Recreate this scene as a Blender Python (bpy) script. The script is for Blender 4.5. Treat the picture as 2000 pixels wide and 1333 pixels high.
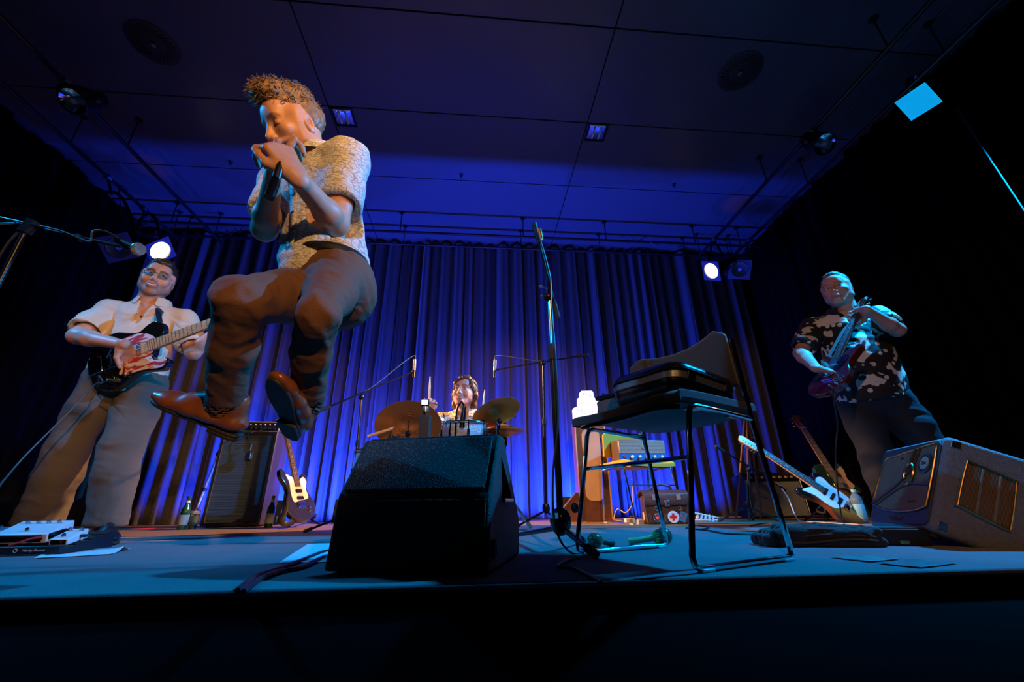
import bpy, bmesh, math, random
import numpy as np
from mathutils import Vector, Matrix
random.seed(7)
for o in list(bpy.data.objects): bpy.data.objects.remove(o)
S = bpy.context.scene
COL = S.collection
PI = math.pi
# ------------------------------------------------------------------ camera
H = 0.172                       # lens height above the stage floor
YAW, PITCH, ROLL, FPX = math.radians(5.07), math.radians(21.5), math.radians(-0.71), 800.0
_f = np.array([math.sin(YAW)*math.cos(PITCH), math.cos(YAW)*math.cos(PITCH), math.sin(PITCH)])
_r = np.array([math.cos(YAW), -math.sin(YAW), 0.0])
_u = np.cross(_r, _f)
RGT = _r*math.cos(ROLL)+_u*math.sin(ROLL)
UPV = -_r*math.sin(ROLL)+_u*math.cos(ROLL)
cam = bpy.data.cameras.new('camera'); cam.sensor_width = 36; cam.lens = 36*FPX/2000
cam.clip_start = 0.02; cam.clip_end = 60
camo = bpy.data.objects.new('camera', cam); COL.objects.link(camo)
camo.matrix_world = Matrix(((RGT[0], UPV[0], -_f[0], 0), (RGT[1], UPV[1], -_f[1], 0), (RGT[2], UPV[2], -_f[2], H), (0, 0, 0, 1)))
S.camera = camo
# ------------------------------------------------------------------ world, exposure
W = bpy.data.worlds.new('dark_hall'); S.world = W; W.use_nodes = True
W.node_tree.nodes['Background'].inputs[0].default_value = (0.03, 0.05, 0.12, 1)
W.node_tree.nodes['Background'].inputs[1].default_value = 0.015
S.view_settings.view_transform = 'Standard'; S.view_settings.look = 'None'
S.view_settings.gamma = 1; S.view_settings.use_curve_mapping = False
S.view_settings.exposure = 0.0
# ------------------------------------------------------------------ lights on the hall truss and side bars
def spot(name, loc, target, watts, color, size, blend=.3, radius=.05, parent=None):
    l = bpy.data.lights.new(name, 'SPOT'); l.energy = watts; l.color = color
    l.spot_size = math.radians(size); l.spot_blend = blend; l.shadow_soft_size = radius
    o = bpy.data.objects.new(name, l); COL.objects.link(o)
    d = Vector(target)-Vector(loc)
    o.matrix_world = Matrix.Translation(Vector(loc)) @ d.to_track_quat('-Z', 'Y').to_matrix().to_4x4()
    if parent:
        m = o.matrix_world.copy(); o.parent = parent
        o.matrix_parent_inverse = parent.matrix_world.inverted(); o.matrix_world = m
    return o
CYAN = (0.0, 0.36, 1.0); WARM = (1.0, 0.50, 0.17); BLUE = (0.010, 0.045, 1.0); AMBER = (1.0, 0.40, 0.10)
spot('side_bar_cyan_light', (-3.95, 1.5, 3.05), (-1.15, 1.75, 0.55), 560, CYAN, 50, .6, .06)
spot('hall_truss_warm_light', (1.5, -1.8, 2.9), (-2.15, 2.6, 1.25), 480, WARM, 21, .5, .05)
spot('hall_truss_warm_light', (1.3, -2.2, 1.65), (-.6, 1.2, 1.06), 430, WARM, 27, .6, .05)
spot('hall_truss_warm_light', (-1.5, -2.4, 3.0), (2.3, 2.2, .9), 240, WARM, 32, .5, .05)
spot('hall_truss_warm_light', (.3, -2.4, 3.0), (.4, 3.6, .65), 520, WARM, 30, .6, .05)
# ------------------------------------------------------------------ helpers
def ray(px, py): return (px-1000)/FPX*RGT-(py-666.5)/FPX*UPV+_f
def at(px, py, Y):
    d = ray(px, py); return Vector(d*(Y/d[1]))+Vector((0, 0, H))
def onz(px, py, z=0.0):
    d = ray(px, py); return Vector(d*((z-H)/d[2]))+Vector((0, 0, H))
def reach(px, py, parent, length, near=True):
    """point on the sight line at a bone's length from its parent joint"""
    d = Vector(ray(px, py)); d.normalize(); o = Vector((0, 0, H)); p = Vector(parent)-o
    b = d.dot(p); c = p.dot(p)-length*length; q = b*b-c
    if q < 0: return o+d*b
    s = math.sqrt(q); return o+d*(b-s if near else b+s)

def nd(nt, t, **kw):
    n = nt.nodes.new(t)
    for k, v in kw.items():
        if k.startswith('i_'):
            key = k[2:]
            n.inputs[int(key) if key.isdigit() else key.replace('_', ' ')].default_value = v
        else: setattr(n, k, v)
    return n
MATS = {}
def mat(name, col, rough=.5, metal=0, var=None, bump=None, emit=None, trans=0, coat=0, spec=.5, attr=None, sheen=0, alpha=1):
    """var=(scale, second colour, sharpness) colour variation; bump=(scale, strength) fine relief"""
    if name in MATS: return MATS[name]
    m = bpy.data.materials.new(name); m.use_nodes = True; nt = m.node_tree
    b = nt.nodes['Principled BSDF']
    def st(k, v):
        if k in b.inputs: b.inputs[k].default_value = v
    st('Base Color', (*col, 1)); st('Roughness', rough); st('Metallic', metal); st('Transmission Weight', trans)
    st('Coat Weight', coat); st('Specular IOR Level', spec); st('Sheen Weight', sheen); st('Alpha', alpha)
    tc = nd(nt, 'ShaderNodeTexCoord')
    if attr:
        a = nd(nt, 'ShaderNodeAttribute', attribute_name=attr); nt.links.new(a.outputs['Color'], b.inputs['Base Color'])
    if var:
        n = nd(nt, 'ShaderNodeTexNoise', i_Scale=var[0], i_Detail=5.0); nt.links.new(tc.outputs['Object'], n.inputs['Vector'])
        r = nd(nt, 'ShaderNodeValToRGB'); sh = var[2] if len(var) > 2 else .2
        r.color_ramp.elements[0].position = .5-sh; r.color_ramp.elements[1].position = .5+sh
        r.color_ramp.elements[0].color = (*col, 1); r.color_ramp.elements[1].color = (*var[1], 1)
        nt.links.new(n.outputs['Fac'], r.inputs['Fac']); nt.links.new(r.outputs['Color'], b.inputs['Base Color'])
    if bump:
        n = nd(nt, 'ShaderNodeTexNoise', i_Scale=bump[0], i_Detail=4.0); nt.links.new(tc.outputs['Object'], n.inputs['Vector'])
        bp = nd(nt, 'ShaderNodeBump', i_Strength=bump[1], i_Distance=.01); nt.links.new(n.outputs['Fac'], bp.inputs['Height'])
        nt.links.new(bp.outputs['Normal'], b.inputs['Normal'])
    if emit: st('Emission Color', (*emit[0], 1)); st('Emission Strength', emit[1])
    MATS[name] = m; return m
def bsdf(m): return m.node_tree.nodes['Principled BSDF']
def wovenmat(name, c1, c2, scale, axis='X', rough=.7, metal=0, bumps=.4, both=False):
    """cloth or mesh with fine woven lines"""
    m = mat(name, c1, rough, metal); nt = m.node_tree; b = bsdf(m)
    tc = nd(nt, 'ShaderNodeTexCoord')
    w = nd(nt, 'ShaderNodeTexWave', wave_type='BANDS', bands_direction=axis, i_Scale=scale); nt.links.new(tc.outputs['Object'], w.inputs['Vector'])
    out = w.outputs['Fac']
    if both:
        w2 = nd(nt, 'ShaderNodeTexWave', wave_type='BANDS', bands_direction='Z' if axis != 'Z' else 'X', i_Scale=scale); nt.links.new(tc.outputs['Object'], w2.inputs['Vector'])
        mm = nd(nt, 'ShaderNodeMath', operation='MULTIPLY'); nt.links.new(out, mm.inputs[0]); nt.links.new(w2.outputs['Fac'], mm.inputs[1]); out = mm.outputs[0]
    mx = nd(nt, 'ShaderNodeMix', data_type='RGBA'); mx.inputs[6].default_value = (*c1, 1); mx.inputs[7].default_value = (*c2, 1)
    nt.links.new(out, mx.inputs[0]); nt.links.new(mx.outputs[2], b.inputs['Base Color'])
    bp = nd(nt, 'ShaderNodeBump', i_Strength=bumps, i_Distance=.003); nt.links.new(out, bp.inputs['Height']); nt.links.new(bp.outputs['Normal'], b.inputs['Normal'])
    return m
def printmat(name, base, kind):
    """printed shirt cloth"""
    m = mat(name, base, .8); nt = m.node_tree; b = bsdf(m); L = nt.links.new
    tc = nd(nt, 'ShaderNodeTexCoord')
    def ramp(src, p0, p1, c0, c1):
        r = nd(nt, 'ShaderNodeValToRGB'); r.color_ramp.elements[0].position = p0; r.color_ramp.elements[1].position = p1
        r.color_ramp.elements[0].color = (*c0, 1); r.color_ramp.elements[1].color = (*c1, 1); L(src, r.inputs['Fac']); return r.outputs['Color']
    def mixc(fac, a, c, a_is_sock=True):
        x = nd(nt, 'ShaderNodeMix', data_type='RGBA'); L(fac, x.inputs[0])
        if a_is_sock: L(a, x.inputs[6])
        else: x.inputs[6].default_value = (*a, 1)
        x.inputs[7].default_value = (*c, 1); return x.outputs[2]
    K = (0, 0, 0); O = (1, 1, 1)
    if kind == 'paisley':
        n = nd(nt, 'ShaderNodeTexNoise', i_Scale=9.0, i_Detail=2.0); L(tc.outputs['Object'], n.inputs['Vector'])
        v = nd(nt, 'ShaderNodeTexVoronoi', feature='DISTANCE_TO_EDGE', i_Scale=38.0)
        ad = nd(nt, 'ShaderNodeMix', data_type='RGBA', blend_type='LINEAR_LIGHT'); ad.inputs[0].default_value = .06
        L(tc.outputs['Object'], ad.inputs[6]); L(n.outputs['Color'], ad.inputs[7]); L(ad.outputs[2], v.inputs['Vector'])
        v2 = nd(nt, 'ShaderNodeTexVoronoi', feature='F1', i_Scale=70.0); L(ad.outputs[2], v2.inputs['Vector'])
        w = nd(nt, 'ShaderNodeTexWave', wave_type='RINGS', i_Scale=30.0, i_Distortion=14.0, i_Detail=2.0); L(tc.outputs['Object'], w.inputs['Vector'])
        a = ramp(v.outputs['Distance'], .02, .06, O, K); bb = ramp(w.outputs['Fac'], .84, .92, K, O); c3 = ramp(v2.outputs['Distance'], .2, .3, O, K)
        mx1 = nd(nt, 'ShaderNodeMath', operation='MAXIMUM'); L(a, mx1.inputs[0]); L(bb, mx1.inputs[1])
        mm = nd(nt, 'ShaderNodeMath', operation='MULTIPLY'); L(c3, mm.inputs[0]); mm.inputs[1].default_value = .45
        mx2 = nd(nt, 'ShaderNodeMath', operation='MAXIMUM'); L(mx1.outputs[0], mx2.inputs[0]); L(mm.outputs[0], mx2.inputs[1])
        m3 = nd(nt, 'ShaderNodeMath', operation='MULTIPLY'); L(mx2.outputs[0], m3.inputs[0]); m3.inputs[1].default_value = .7
        L(mixc(m3.outputs[0], base, (.16, .17, .22), False), b.inputs['Base Color'])
    elif kind == 'swirl':
        n = nd(nt, 'ShaderNodeTexNoise', i_Scale=8.5, i_Detail=1.0, i_Distortion=1.2); L(tc.outputs['Object'], n.inputs['Vector'])
        f = ramp(n.outputs['Fac'], .585, .60, K, O)
        v = nd(nt, 'ShaderNodeTexVoronoi', feature='F1', i_Scale=17.0); L(tc.outputs['Object'], v.inputs['Vector'])
        g = ramp(v.outputs['Distance'], .23, .25, O, K)
        mx = nd(nt, 'ShaderNodeMath', operation='MAXIMUM'); L(f, mx.inputs[0]); L(g, mx.inputs[1])
        L(mixc(mx.outputs[0], base, (.75, .68, .58), False), b.inputs['Base Color'])
    else:
        v = nd(nt, 'ShaderNodeTexVoronoi', feature='F1', i_Scale=55.0); L(tc.outputs['Object'], v.inputs['Vector'])
        g = ramp(v.outputs['Distance'], .40, .44, O, K)
        hs = nd(nt, 'ShaderNodeSeparateColor'); L(v.outputs['Color'], hs.inputs[0])
        r = nd(nt, 'ShaderNodeValToRGB'); r.color_ramp.interpolation = 'CONSTANT'
        for p, c in ((0, (.04, .05, .05)), (.35, (.05, .12, .07)), (.6, (.55, .06, .05)), (.75, (.10, .09, .06)), (.9, (.6, .55, .4))):
            e = r.color_ramp.elements.new(p) if p else r.color_ramp.elements[0]
            e.color = (*c, 1)
        L(hs.outputs[0], r.inputs['Fac'])
        x = nd(nt, 'ShaderNodeMix', data_type='RGBA'); L(g, x.inputs[0]); x.inputs[6].default_value = (*base, 1); L(r.outputs['Color'], x.inputs[7]); L(x.outputs[2], b.inputs['Base Color'])
    return m

class MB:
    def __init__(s): s.v = []; s.f = []
    def add(s, v, f):
        o = len(s.v); s.v += [tuple(p) for p in v]; s.f += [tuple(i+o for i in q) for q in f]; return s
    def box(s, c, size, R=None, taper=None):
        x, y, z = size[0]/2, size[1]/2, size[2]/2; tx, ty = taper or (1, 1)
        v = [Vector(p) for p in ((-x, -y, -z), (x, -y, -z), (x, y, -z), (-x, y, -z), (-x*tx, -y*ty, z), (x*tx, -y*ty, z), (x*tx, y*ty, z), (-x*tx, y*ty, z))]
        if R is not None: v = [R @ p for p in v]
        c = Vector(c)
        return s.add([p+c for p in v], [(0, 3, 2, 1), (4, 5, 6, 7), (0, 1, 5, 4), (1, 2, 6, 5), (2, 3, 7, 6), (3, 0, 4, 7)])
    def tube(s, pts, r, n=8, closed=False, flat=None):
        pts = [Vector(p) for p in pts]; N = len(pts); rs = r if isinstance(r, (list, tuple)) else [r]*N
        t0 = (pts[1]-pts[0]).normalized(); ref = Vector((0, 0, 1)) if abs(t0.z) < .9 else Vector((1, 0, 0))
        u = t0.cross(ref).normalized(); v = []; fs = []
        for i, p in enumerate(pts):
            if closed: t = (pts[(i+1) % N]-pts[i-1]).normalized()
            else: t = (pts[min(i+1, N-1)]-pts[max(i-1, 0)]).normalized()
            u = (u-t*u.dot(t)); u = u.normalized() if u.length > 1e-6 else t.orthogonal().normalized()
            w = t.cross(u)
            for k in range(n):
                a = 2*PI*k/n; v.append(p+(u*math.cos(a)+w*math.sin(a)*(flat or 1))*rs[i])
        M = N if closed else N-1
        for i in range(M):
            for k in range(n):
                a, b = i*n+k, i*n+(k+1) % n; c, d = ((i+1) % N)*n+(k+1) % n, ((i+1) % N)*n+k; fs.append((a, b, c, d))
        if not closed: fs.append(tuple(range(n-1, -1, -1))); fs.append(tuple((N-1)*n+k for k in range(n)))
        return s.add(v, fs)
    def lathe(s, prof, n=24, c=(0, 0, 0), axis=(0, 0, 1), caps=True):
        q = Vector((0, 0, 1)).rotation_difference(Vector(axis).normalized()); c = Vector(c); v = []; fs = []; N = len(prof)
        for r, z in prof:
            for k in range(n):
                a = 2*PI*k/n; v.append(c+q @ Vector((r*math.cos(a), r*math.sin(a), z)))
        for i in range(N-1):
            for k in range(n):
                fs.append((i*n+k, i*n+(k+1) % n, (i+1)*n+(k+1) % n, (i+1)*n+k))
        if caps: fs.append(tuple(range(n-1, -1, -1))); fs.append(tuple((N-1)*n+k for k in range(n)))
        return s.add(v, fs)
    def prism(s, poly, z0, z1, M=None):
        n = len(poly); v = [Vector((p[0], p[1], z0)) for p in poly]+[Vector((p[0], p[1], z1)) for p in poly]
        if M is not None: v = [M @ p for p in v]
        ar = sum(poly[i][0]*poly[(i+1) % n][1]-poly[(i+1) % n][0]*poly[i][1] for i in range(n))
        fs = [tuple(range(n-1, -1, -1)), tuple(range(n, 2*n))]+[(i, (i+1) % n, n+(i+1) % n, n+i) for i in range(n)]
        if (ar < 0) != (z1 < z0): fs = [tuple(reversed(f)) for f in fs]
        return s.add(v, fs)
    def ball(s, c, r, nu=16, nv=10, R=None):
        r = r if isinstance(r, (list, tuple)) else (r, r, r); c = Vector(c); v = []; fs = []
        for j in range(nv+1):
            t = PI*j/nv
            for i in range(nu):
                a = 2*PI*i/nu; p = Vector((r[0]*math.sin(t)*math.cos(a), r[1]*math.sin(t)*math.sin(a), r[2]*math.cos(t)))
                v.append(c+(R @ p if R is not None else p))
        for j in range(nv):
            for i in range(nu): fs.append((j*nu+i, (j+1)*nu+i, (j+1)*nu+(i+1) % nu, j*nu+(i+1) % nu))
        return s.add(v, fs)
    def grid(s, P):
        """P[i][j] points -> quad sheet"""
        a, b = len(P), len(P[0]); return s.add([p for r in P for p in r], [(i*b+j, i*b+j+1, (i+1)*b+j+1, (i+1)*b+j) for i in range(a-1) for j in range(b-1)])
    def slab(s, P, nrm, t):
        """sheet with thickness t along nrm"""
        a, b = len(P), len(P[0]); n = Vector(nrm)*t; v = [Vector(p) for r in P for p in r]; N = a*b; v += [p+n for p in v]
        f = []
        for i in range(a-1):
            for j in range(b-1):
                q = (i*b+j, i*b+j+1, (i+1)*b+j+1, (i+1)*b+j); f.append(q); f.append(tuple(x+N for x in reversed(q)))
        rim = [j for j in range(b)]+[i*b+b-1 for i in range(1, a)]+[(a-1)*b+j for j in range(b-2, -1, -1)]+[i*b for i in range(a-2, 0, -1)]
        for k in range(len(rim)): x, y = rim[k], rim[(k+1) % len(rim)]; f.append((y, x, x+N, y+N))
        return s.add(v, f)
    def build(s, name, m, parent=None, world=False, smooth=35, bevel=0, seg=2, solid=0, sub=0):
        me = bpy.data.meshes.new(name)
        vs = s.v
        if world and parent is not None:
            inv = parent.matrix_world.inverted(); vs = [inv @ Vector(p) for p in vs]
        me.from_pydata([tuple(p) for p in vs], [], s.f); me.update()
        return mkobj(name, me, m, parent, smooth, bevel, seg, solid, sub)
def mkobj(name, me, m, parent=None, smooth=35, bevel=0, seg=2, solid=0, sub=0):
    if smooth:
        me.polygons.foreach_set('use_smooth', [True]*len(me.polygons))
        if smooth < 180: me.set_sharp_from_angle(angle=math.radians(smooth))
    for q in (m if isinstance(m, (list, tuple)) else [m]): me.materials.append(q)
    o = bpy.data.objects.new(name, me); COL.objects.link(o)
    if parent is not None: o.parent = parent
    if solid: d = o.modifiers.new('solid', 'SOLIDIFY'); d.thickness = solid; d.offset = 0
    if bevel:
        d = o.modifiers.new('bevel', 'BEVEL'); d.width = bevel; d.segments = seg; d.limit_method = 'ANGLE'; d.angle_limit = math.radians(40); d.harden_normals = False
    if sub: d = o.modifiers.new('sub', 'SUBSURF'); d.levels = sub; d.render_levels = sub
    return o
def thing(name, label, cat, loc=(0, 0, 0), rot=None, group=None):
    o = bpy.data.objects.new(name, None); COL.objects.link(o); o.empty_display_size = .05
    M = Matrix.Translation(Vector(loc))
    if rot is not None: M = M @ (rot.to_4x4() if isinstance(rot, Matrix) else Matrix.Rotation(rot, 4, 'Z'))
    o.matrix_world = M; o.matrix_basis = M
    return tag(o, label, cat, group)
def tag(o, label, cat, group=None):
    o['label'] = label; o['category'] = cat
    if group: o['group'] = group
    return o
def struct(o): o['kind'] = 'structure'; return o
def copyt(root, M, label, group=None):
    """a thing copied with its parts and sub-parts"""
    def cp(o, par):
        c = o.copy(); COL.objects.link(c); c.parent = par
        for ch in o.children: cp(ch, c)
        return c
    r = cp(root, None); r.matrix_world = M; r.matrix_basis = M; r['label'] = label
    if group: r['group'] = group
    return r
def rotm(yaw=0, tilt=0, roll=0): return Matrix.Rotation(yaw, 3, 'Z') @ Matrix.Rotation(tilt, 3, 'X') @ Matrix.Rotation(roll, 3, 'Y')
def frame(x, y, z): return Matrix((x, y, z)).transposed()
def lerp(a, b, t): return Vector(a)*(1-t)+Vector(b)*t
def spline(pts, n=8, closed=False):
    P = [Vector(p) for p in pts]; N = len(P); out = []
    for i in range(N if closed else N-1):
        g = (lambda k: P[k % N]) if closed else (lambda k: P[max(0, min(N-1, k))])
        a, b, c, d = g(i-1), g(i), g(i+1), g(i+2)
        for k in range(n):
            t = k/n; out.append(.5*((2*b)+(c-a)*t+(2*a-5*b+4*c-d)*t*t+(3*b-a-3*c+d)*t**3))
    if not closed: out.append(P[-1])
    return out
def rrect(w, h, r, n=5, cx=0, cy=0):
    out = []
    for sx, sy, a0 in ((1, 1, 0), (-1, 1, 90), (-1, -1, 180), (1, -1, 270)):
        for k in range(n+1):
            a = math.radians(a0+90*k/n); out.append((cx+sx*(w/2-r)+r*math.cos(a), cy+sy*(h/2-r)+r*math.sin(a)))
    return out
def ring(outer, inner, z0, z1, M=None):
    """frame between two loops with equal counts, as MB"""
    b = MB(); n = len(outer)
    v = [Vector((p[0], p[1], z)) for z in (z0, z1) for lp in (outer, inner) for p in lp]
    if M is not None: v = [M @ p for p in v]
    f = []
    for i in range(n):
        j = (i+1) % n
        f += [(i, n+i, n+j, j), (2*n+i, 2*n+j, 3*n+j, 3*n+i), (i, j, 2*n+j, 2*n+i), (n+j, n+i, 3*n+i, 3*n+j)]
    return b.add(v, f)
# face plane helpers: XZ plane facing -Y in a thing's own frame
FRONT = Matrix(((1, 0, 0, 0), (0, 0, -1, 0), (0, 1, 0, 0), (0, 0, 0, 1)))
def front(y=0): return Matrix.Translation((0, y, 0)) @ FRONT
def text_mesh(name, body, size, m, parent, M, extrude=.001, bold=0, shear=0):
    c = bpy.data.curves.new(name, 'FONT'); c.body = body; c.size = size; c.extrude = extrude; c.align_x = 'CENTER'; c.align_y = 'CENTER'; c.offset = bold; c.shear = shear; c.resolution_u = 3
    t = bpy.data.objects.new(name, c); COL.objects.link(t)
    me = bpy.data.meshes.new_from_object(t.evaluated_get(bpy.context.evaluated_depsgraph_get())); bpy.data.objects.remove(t); bpy.data.curves.remove(c)
    me.name = name; me.transform(M); me.materials.clear()
    return mkobj(name, me, m, parent, 0)
# ------------------------------------------------------------------ common materials
M_black = mat('black_paint', (.006, .006, .007), .55)
M_blackgloss = mat('black_gloss', (.004, .004, .005), .18, coat=.4)
M_blackmetal = mat('black_metal', (.012, .012, .014), .32, .6)
M_rubber = mat('rubber', (.012, .012, .013), .75)
M_chrome = mat('chrome', (.75, .76, .78), .09, 1)
M_brass = mat('brass', (.75, .5, .16), .25, 1)
M_steel = mat('steel', (.45, .46, .48), .3, 1)
M_white = mat('white_plastic', (.75, .75, .75), .4)
M_paper = mat('paper', (.8, .82, .84), .8, var=(30, (.72, .75, .78)))
M_cable = mat('cable_rubber', (.01, .01, .012), .45)
M_wood = mat('stained_wood', (.10, .03, .014), .4, var=(14, (.17, .06, .03)), coat=.2)
M_pale = mat('maple', (.62, .40, .18), .35, var=(20, (.7, .48, .25)), coat=.3)
CEIL = 3.45; EDGE = 1.08; BACK = 4.8
# ------------------------------------------------------------------ floor, walls, ceiling
mc = mat('stage_carpet', (.075, .08, .092), .95, var=(6, (.12, .125, .14), .3), bump=(420, .5), sheen=.2)
b = MB().box((-.1, (EDGE+5.2)/2, -.007), (10.4, 5.2-EDGE, .014)); fl = struct(b.build('floor', mc, bevel=.006, seg=3))
mfb = mat('stage_boards', (.26, .155, .075), .55, var=(5, (.20, .115, .055), .3), bump=(60, .15))
struct(MB().box((-.1, (2.98+4.95)/2, .0015), (9.9, 4.95-2.98, .003)).build('floor_back', mfb))
b = MB()
N = 260; P = [[], []]
for i in range(N+1):
    x = -5.3+10.4*i/N; y = EDGE+.02
    P[0].append((x, y, -.014)); P[1].append((x, y+.01, -.86))
b.grid(P); struct(b.build('trim_1', mat('skirt_cloth', (.0018, .0018, .0025), .95, spec=.05), solid=.006))
struct(MB().box((-.1, -2, -.89), (10.4, 6.3, .06)).build('floor_hall', mat('hall_floor', (.02, .017, .015), .5)))
mw = mat('black_wall', (.004, .004, .005), .95, spec=.05)
struct(MB().box((-5.25, 0, 1.3), (.1, 10.4, 4.5)).build('wall_left', mw)); struct(MB().box((5.05, 0, 1.3), (.1, 10.4, 4.5)).build('wall_right', mw))
struct(MB().box((-.1, 5.15, 1.3), (10.4, .1, 4.5)).build('wall_back', mw)); struct(MB().box((-.1, -5.2, 1.3), (10.4, .1, 4.5)).build('wall_front', mw))
mce = mat('ceiling_panel_paint', (.085, .09, .11), .36, spec=.5)
nt = mce.node_tree; tc = nd(nt, 'ShaderNodeTexCoord'); vo = nd(nt, 'ShaderNodeTexVoronoi', i_Scale=70.0, i_Randomness=0.0); nt.links.new(tc.outputs['Object'], vo.inputs['Vector'])
bp = nd(nt, 'ShaderNodeBump', i_Strength=.12, i_Distance=.003); nt.links.new(vo.outputs['Distance'], bp.inputs['Height']); nt.links.new(bp.outputs['Normal'], bsdf(mce).inputs['Normal'])
ce = struct(MB().box((-.1, 0, CEIL+.09), (10.4, 10.4, .1)).build('ceiling', mw))
xs = [-5.2, -3.69, -1.362, .972, 3.30, 5.0]; ys = [1.91+.82*k for k in range(-4, 4)]+[5.1]
for i in range(len(xs)-1):
    for j in range(len(ys)-1):
        g = .0045
        o = MB().box(((xs[i]+xs[i+1])/2, (ys[j]+ys[j+1])/2, CEIL+.02), (xs[i+1]-xs[i]-2*g, ys[j+1]-ys[j]-2*g, .04)).build('ceiling_panel', mce, ce, bevel=.003)
# recessed mirror downlights set beside the panel joints
M_mirror = mat('mirror_reflector', (.8, .8, .85), .06, 1)
for (px, py), lab in (((671, 229), 'square mirrored recessed downlight in ceiling above the jumping singer'), ((1165, 259), 'square mirrored recessed downlight in ceiling above the tall microphone stand')):
    c = onz(px, py, CEIL); t = thing('recessed_downlight', lab, 'ceiling light', (c.x, c.y, CEIL), group='recessed downlights')
    w = .088
    ring([(-w-.012, -w-.012), (w+.012, -w-.012), (w+.012, w+.012), (-w-.012, w+.012)], [(-w, -w), (w, -w), (w, w), (-w, w)], -.008, 0).build('frame', M_black, t)
    P = [[(w*.97*(2*i/10-1), w*.97*(2*j/10-1), .0-.006*math.cos(PI*(i/10-.5))*math.cos(PI*(j/10-.5))-.001) for j in range(11)] for i in range(11)]
    MB().grid(P).build('reflector', M_mirror, t, solid=.002)
    for s in (-1, 1): MB().tube([(s*.03, -.06, -.012), (s*.03, .06, -.012)], .008, 8).build('lamp_tube', M_white, t)
# round slotted air outlets
for (px, py), lab in (((300, 85), 'round slotted air outlet in dark ceiling, left of the singer'), ((1445, 140), 'round slotted air outlet in dark ceiling, right of the microphone stand')):
    c = onz(px, py, CEIL); t = thing('air_outlet', lab, 'vent', (c.x, c.y, CEIL), group='ceiling air outlets')
    MB().lathe([(.17, -.001), (.17, -.006), (.162, -.008), (.0, -.008)], 40).build('disc', mat('vent_paint', (.03, .03, .035), .4), t)
    for k in range(28):
        a = 2*PI*k/28; d = Vector((math.cos(a+.5), math.sin(a+.5), 0)); p = Vector((math.cos(a), math.sin(a), 0))*.115
        MB().box((p.x, p.y, -.010), (.07, .008, .005), Matrix.Rotation(a+.5, 3, 'Z')).build('slot_fin', M_black, t)
    MB().lathe([(.0, -.03), (.02, -.028), (.026, -.008)], 16).build('hub', M_steel, t)
for (px, py), lab in (((901, 341), 'small dark ceiling hook above the blue curtain, centre'), ((1316, 360), 'small dark ceiling hook at right, near the lit lamp'), ((451, 316), 'small dark ceiling hook left of the singer')):
    c = onz(px, py, CEIL); t = thing('ceiling_hook', lab, 'hook', (c.x, c.y, CEIL))
    MB().lathe([(.02, 0), (.02, -.01), (.008, -.014), (.008, -.04)], 12).build('base', M_black, t)
    MB().tube([(.0+.013*math.cos(a), 0, -.053+.013*math.sin(a)) for a in [PI/2-i*.5 for i in range(11)]], .003, 6).build('ring', M_steel, t)
# ------------------------------------------------------------------ curtain and side drapes
mcu = mat('curtain_velvet', (.06, .06, .07), .75, sheen=.3, bump=(260, .25))
rng = np.random.RandomState(3)
def foldfun(x0, x1, seed):
    r = np.random.RandomState(seed); kn = [x0-.3]
    while kn[-1] < x1+.3: kn.append(kn[-1]+r.uniform(.10, .21))
    am = r.uniform(.55, 1.25, len(kn)); kn = np.array(kn)
    def f(x):
        i = np.clip(np.searchsorted(kn, x)-1, 0, len(kn)-2); t = (x-kn[i])/(kn[i+1]-kn[i]); return np.sin(t*PI)**.75*(am[i])
    return f
def drape(name, m, x0, x1, z0, z1, depth, seed, nx, place, nz=14):
    f = foldfun(x0, x1, seed); f2 = foldfun(x0, x1, seed+9); X = np.linspace(x0, x1, nx); Z = np.linspace(z0, z1, nz); P = []
    for z in Z:
        k = (z-z0)/(z1-z0); sway = .02*np.sin(X*1.7+seed)*(1-k)
        y = (f(X+sway)*(.65+.35*k)+f2(X*1.03)*.35*(1-k))*depth
        P.append([place(a, c, z) for a, c in zip(X+sway, y)])
    return MB().grid(P).build(name, m, None, smooth=70)
cu = thing('stage_curtain', 'tall pleated velvet curtain lit blue across the back of the stage', 'curtain', (0, BACK, 0))
o = drape('cloth', mcu, -4.05, 3.62, .005, 3.39, .17, 11, 1700, lambda a, c, z: (a, BACK-c-BACK, z)); o.parent = cu
MB().tube([(-4.1, .0, 3.40), (3.66, .0, 3.40)], .018, 8).build('curtain_rail', M_blackmetal, cu)
b = MB()
for k in range(70): b.box((-4.0+k*.11, -.02, 3.38), (.012, .012, .05))
b.build('runner_clips', M_blackmetal, cu)['kind'] = 'stuff'
mdr = mat('black_drape', (.0018, .0018, .0022), .95, spec=.03)
o = drape('side_drape', mdr, .9, 4.6, .0, 3.4, .09, 5, 420, lambda a, c, z: (3.72-c, a, z)); tag(o, 'black side drape hanging along the right side of the stage', 'curtain', 'black side drapes')
o = drape('side_drape', mdr, .9, 4.6, .0, 3.4, .09, 8, 420, lambda a, c, z: (-4.2+c, a, z)); tag(o, 'black side drape hanging along the left side of the stage', 'curtain', 'black side drapes')
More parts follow.
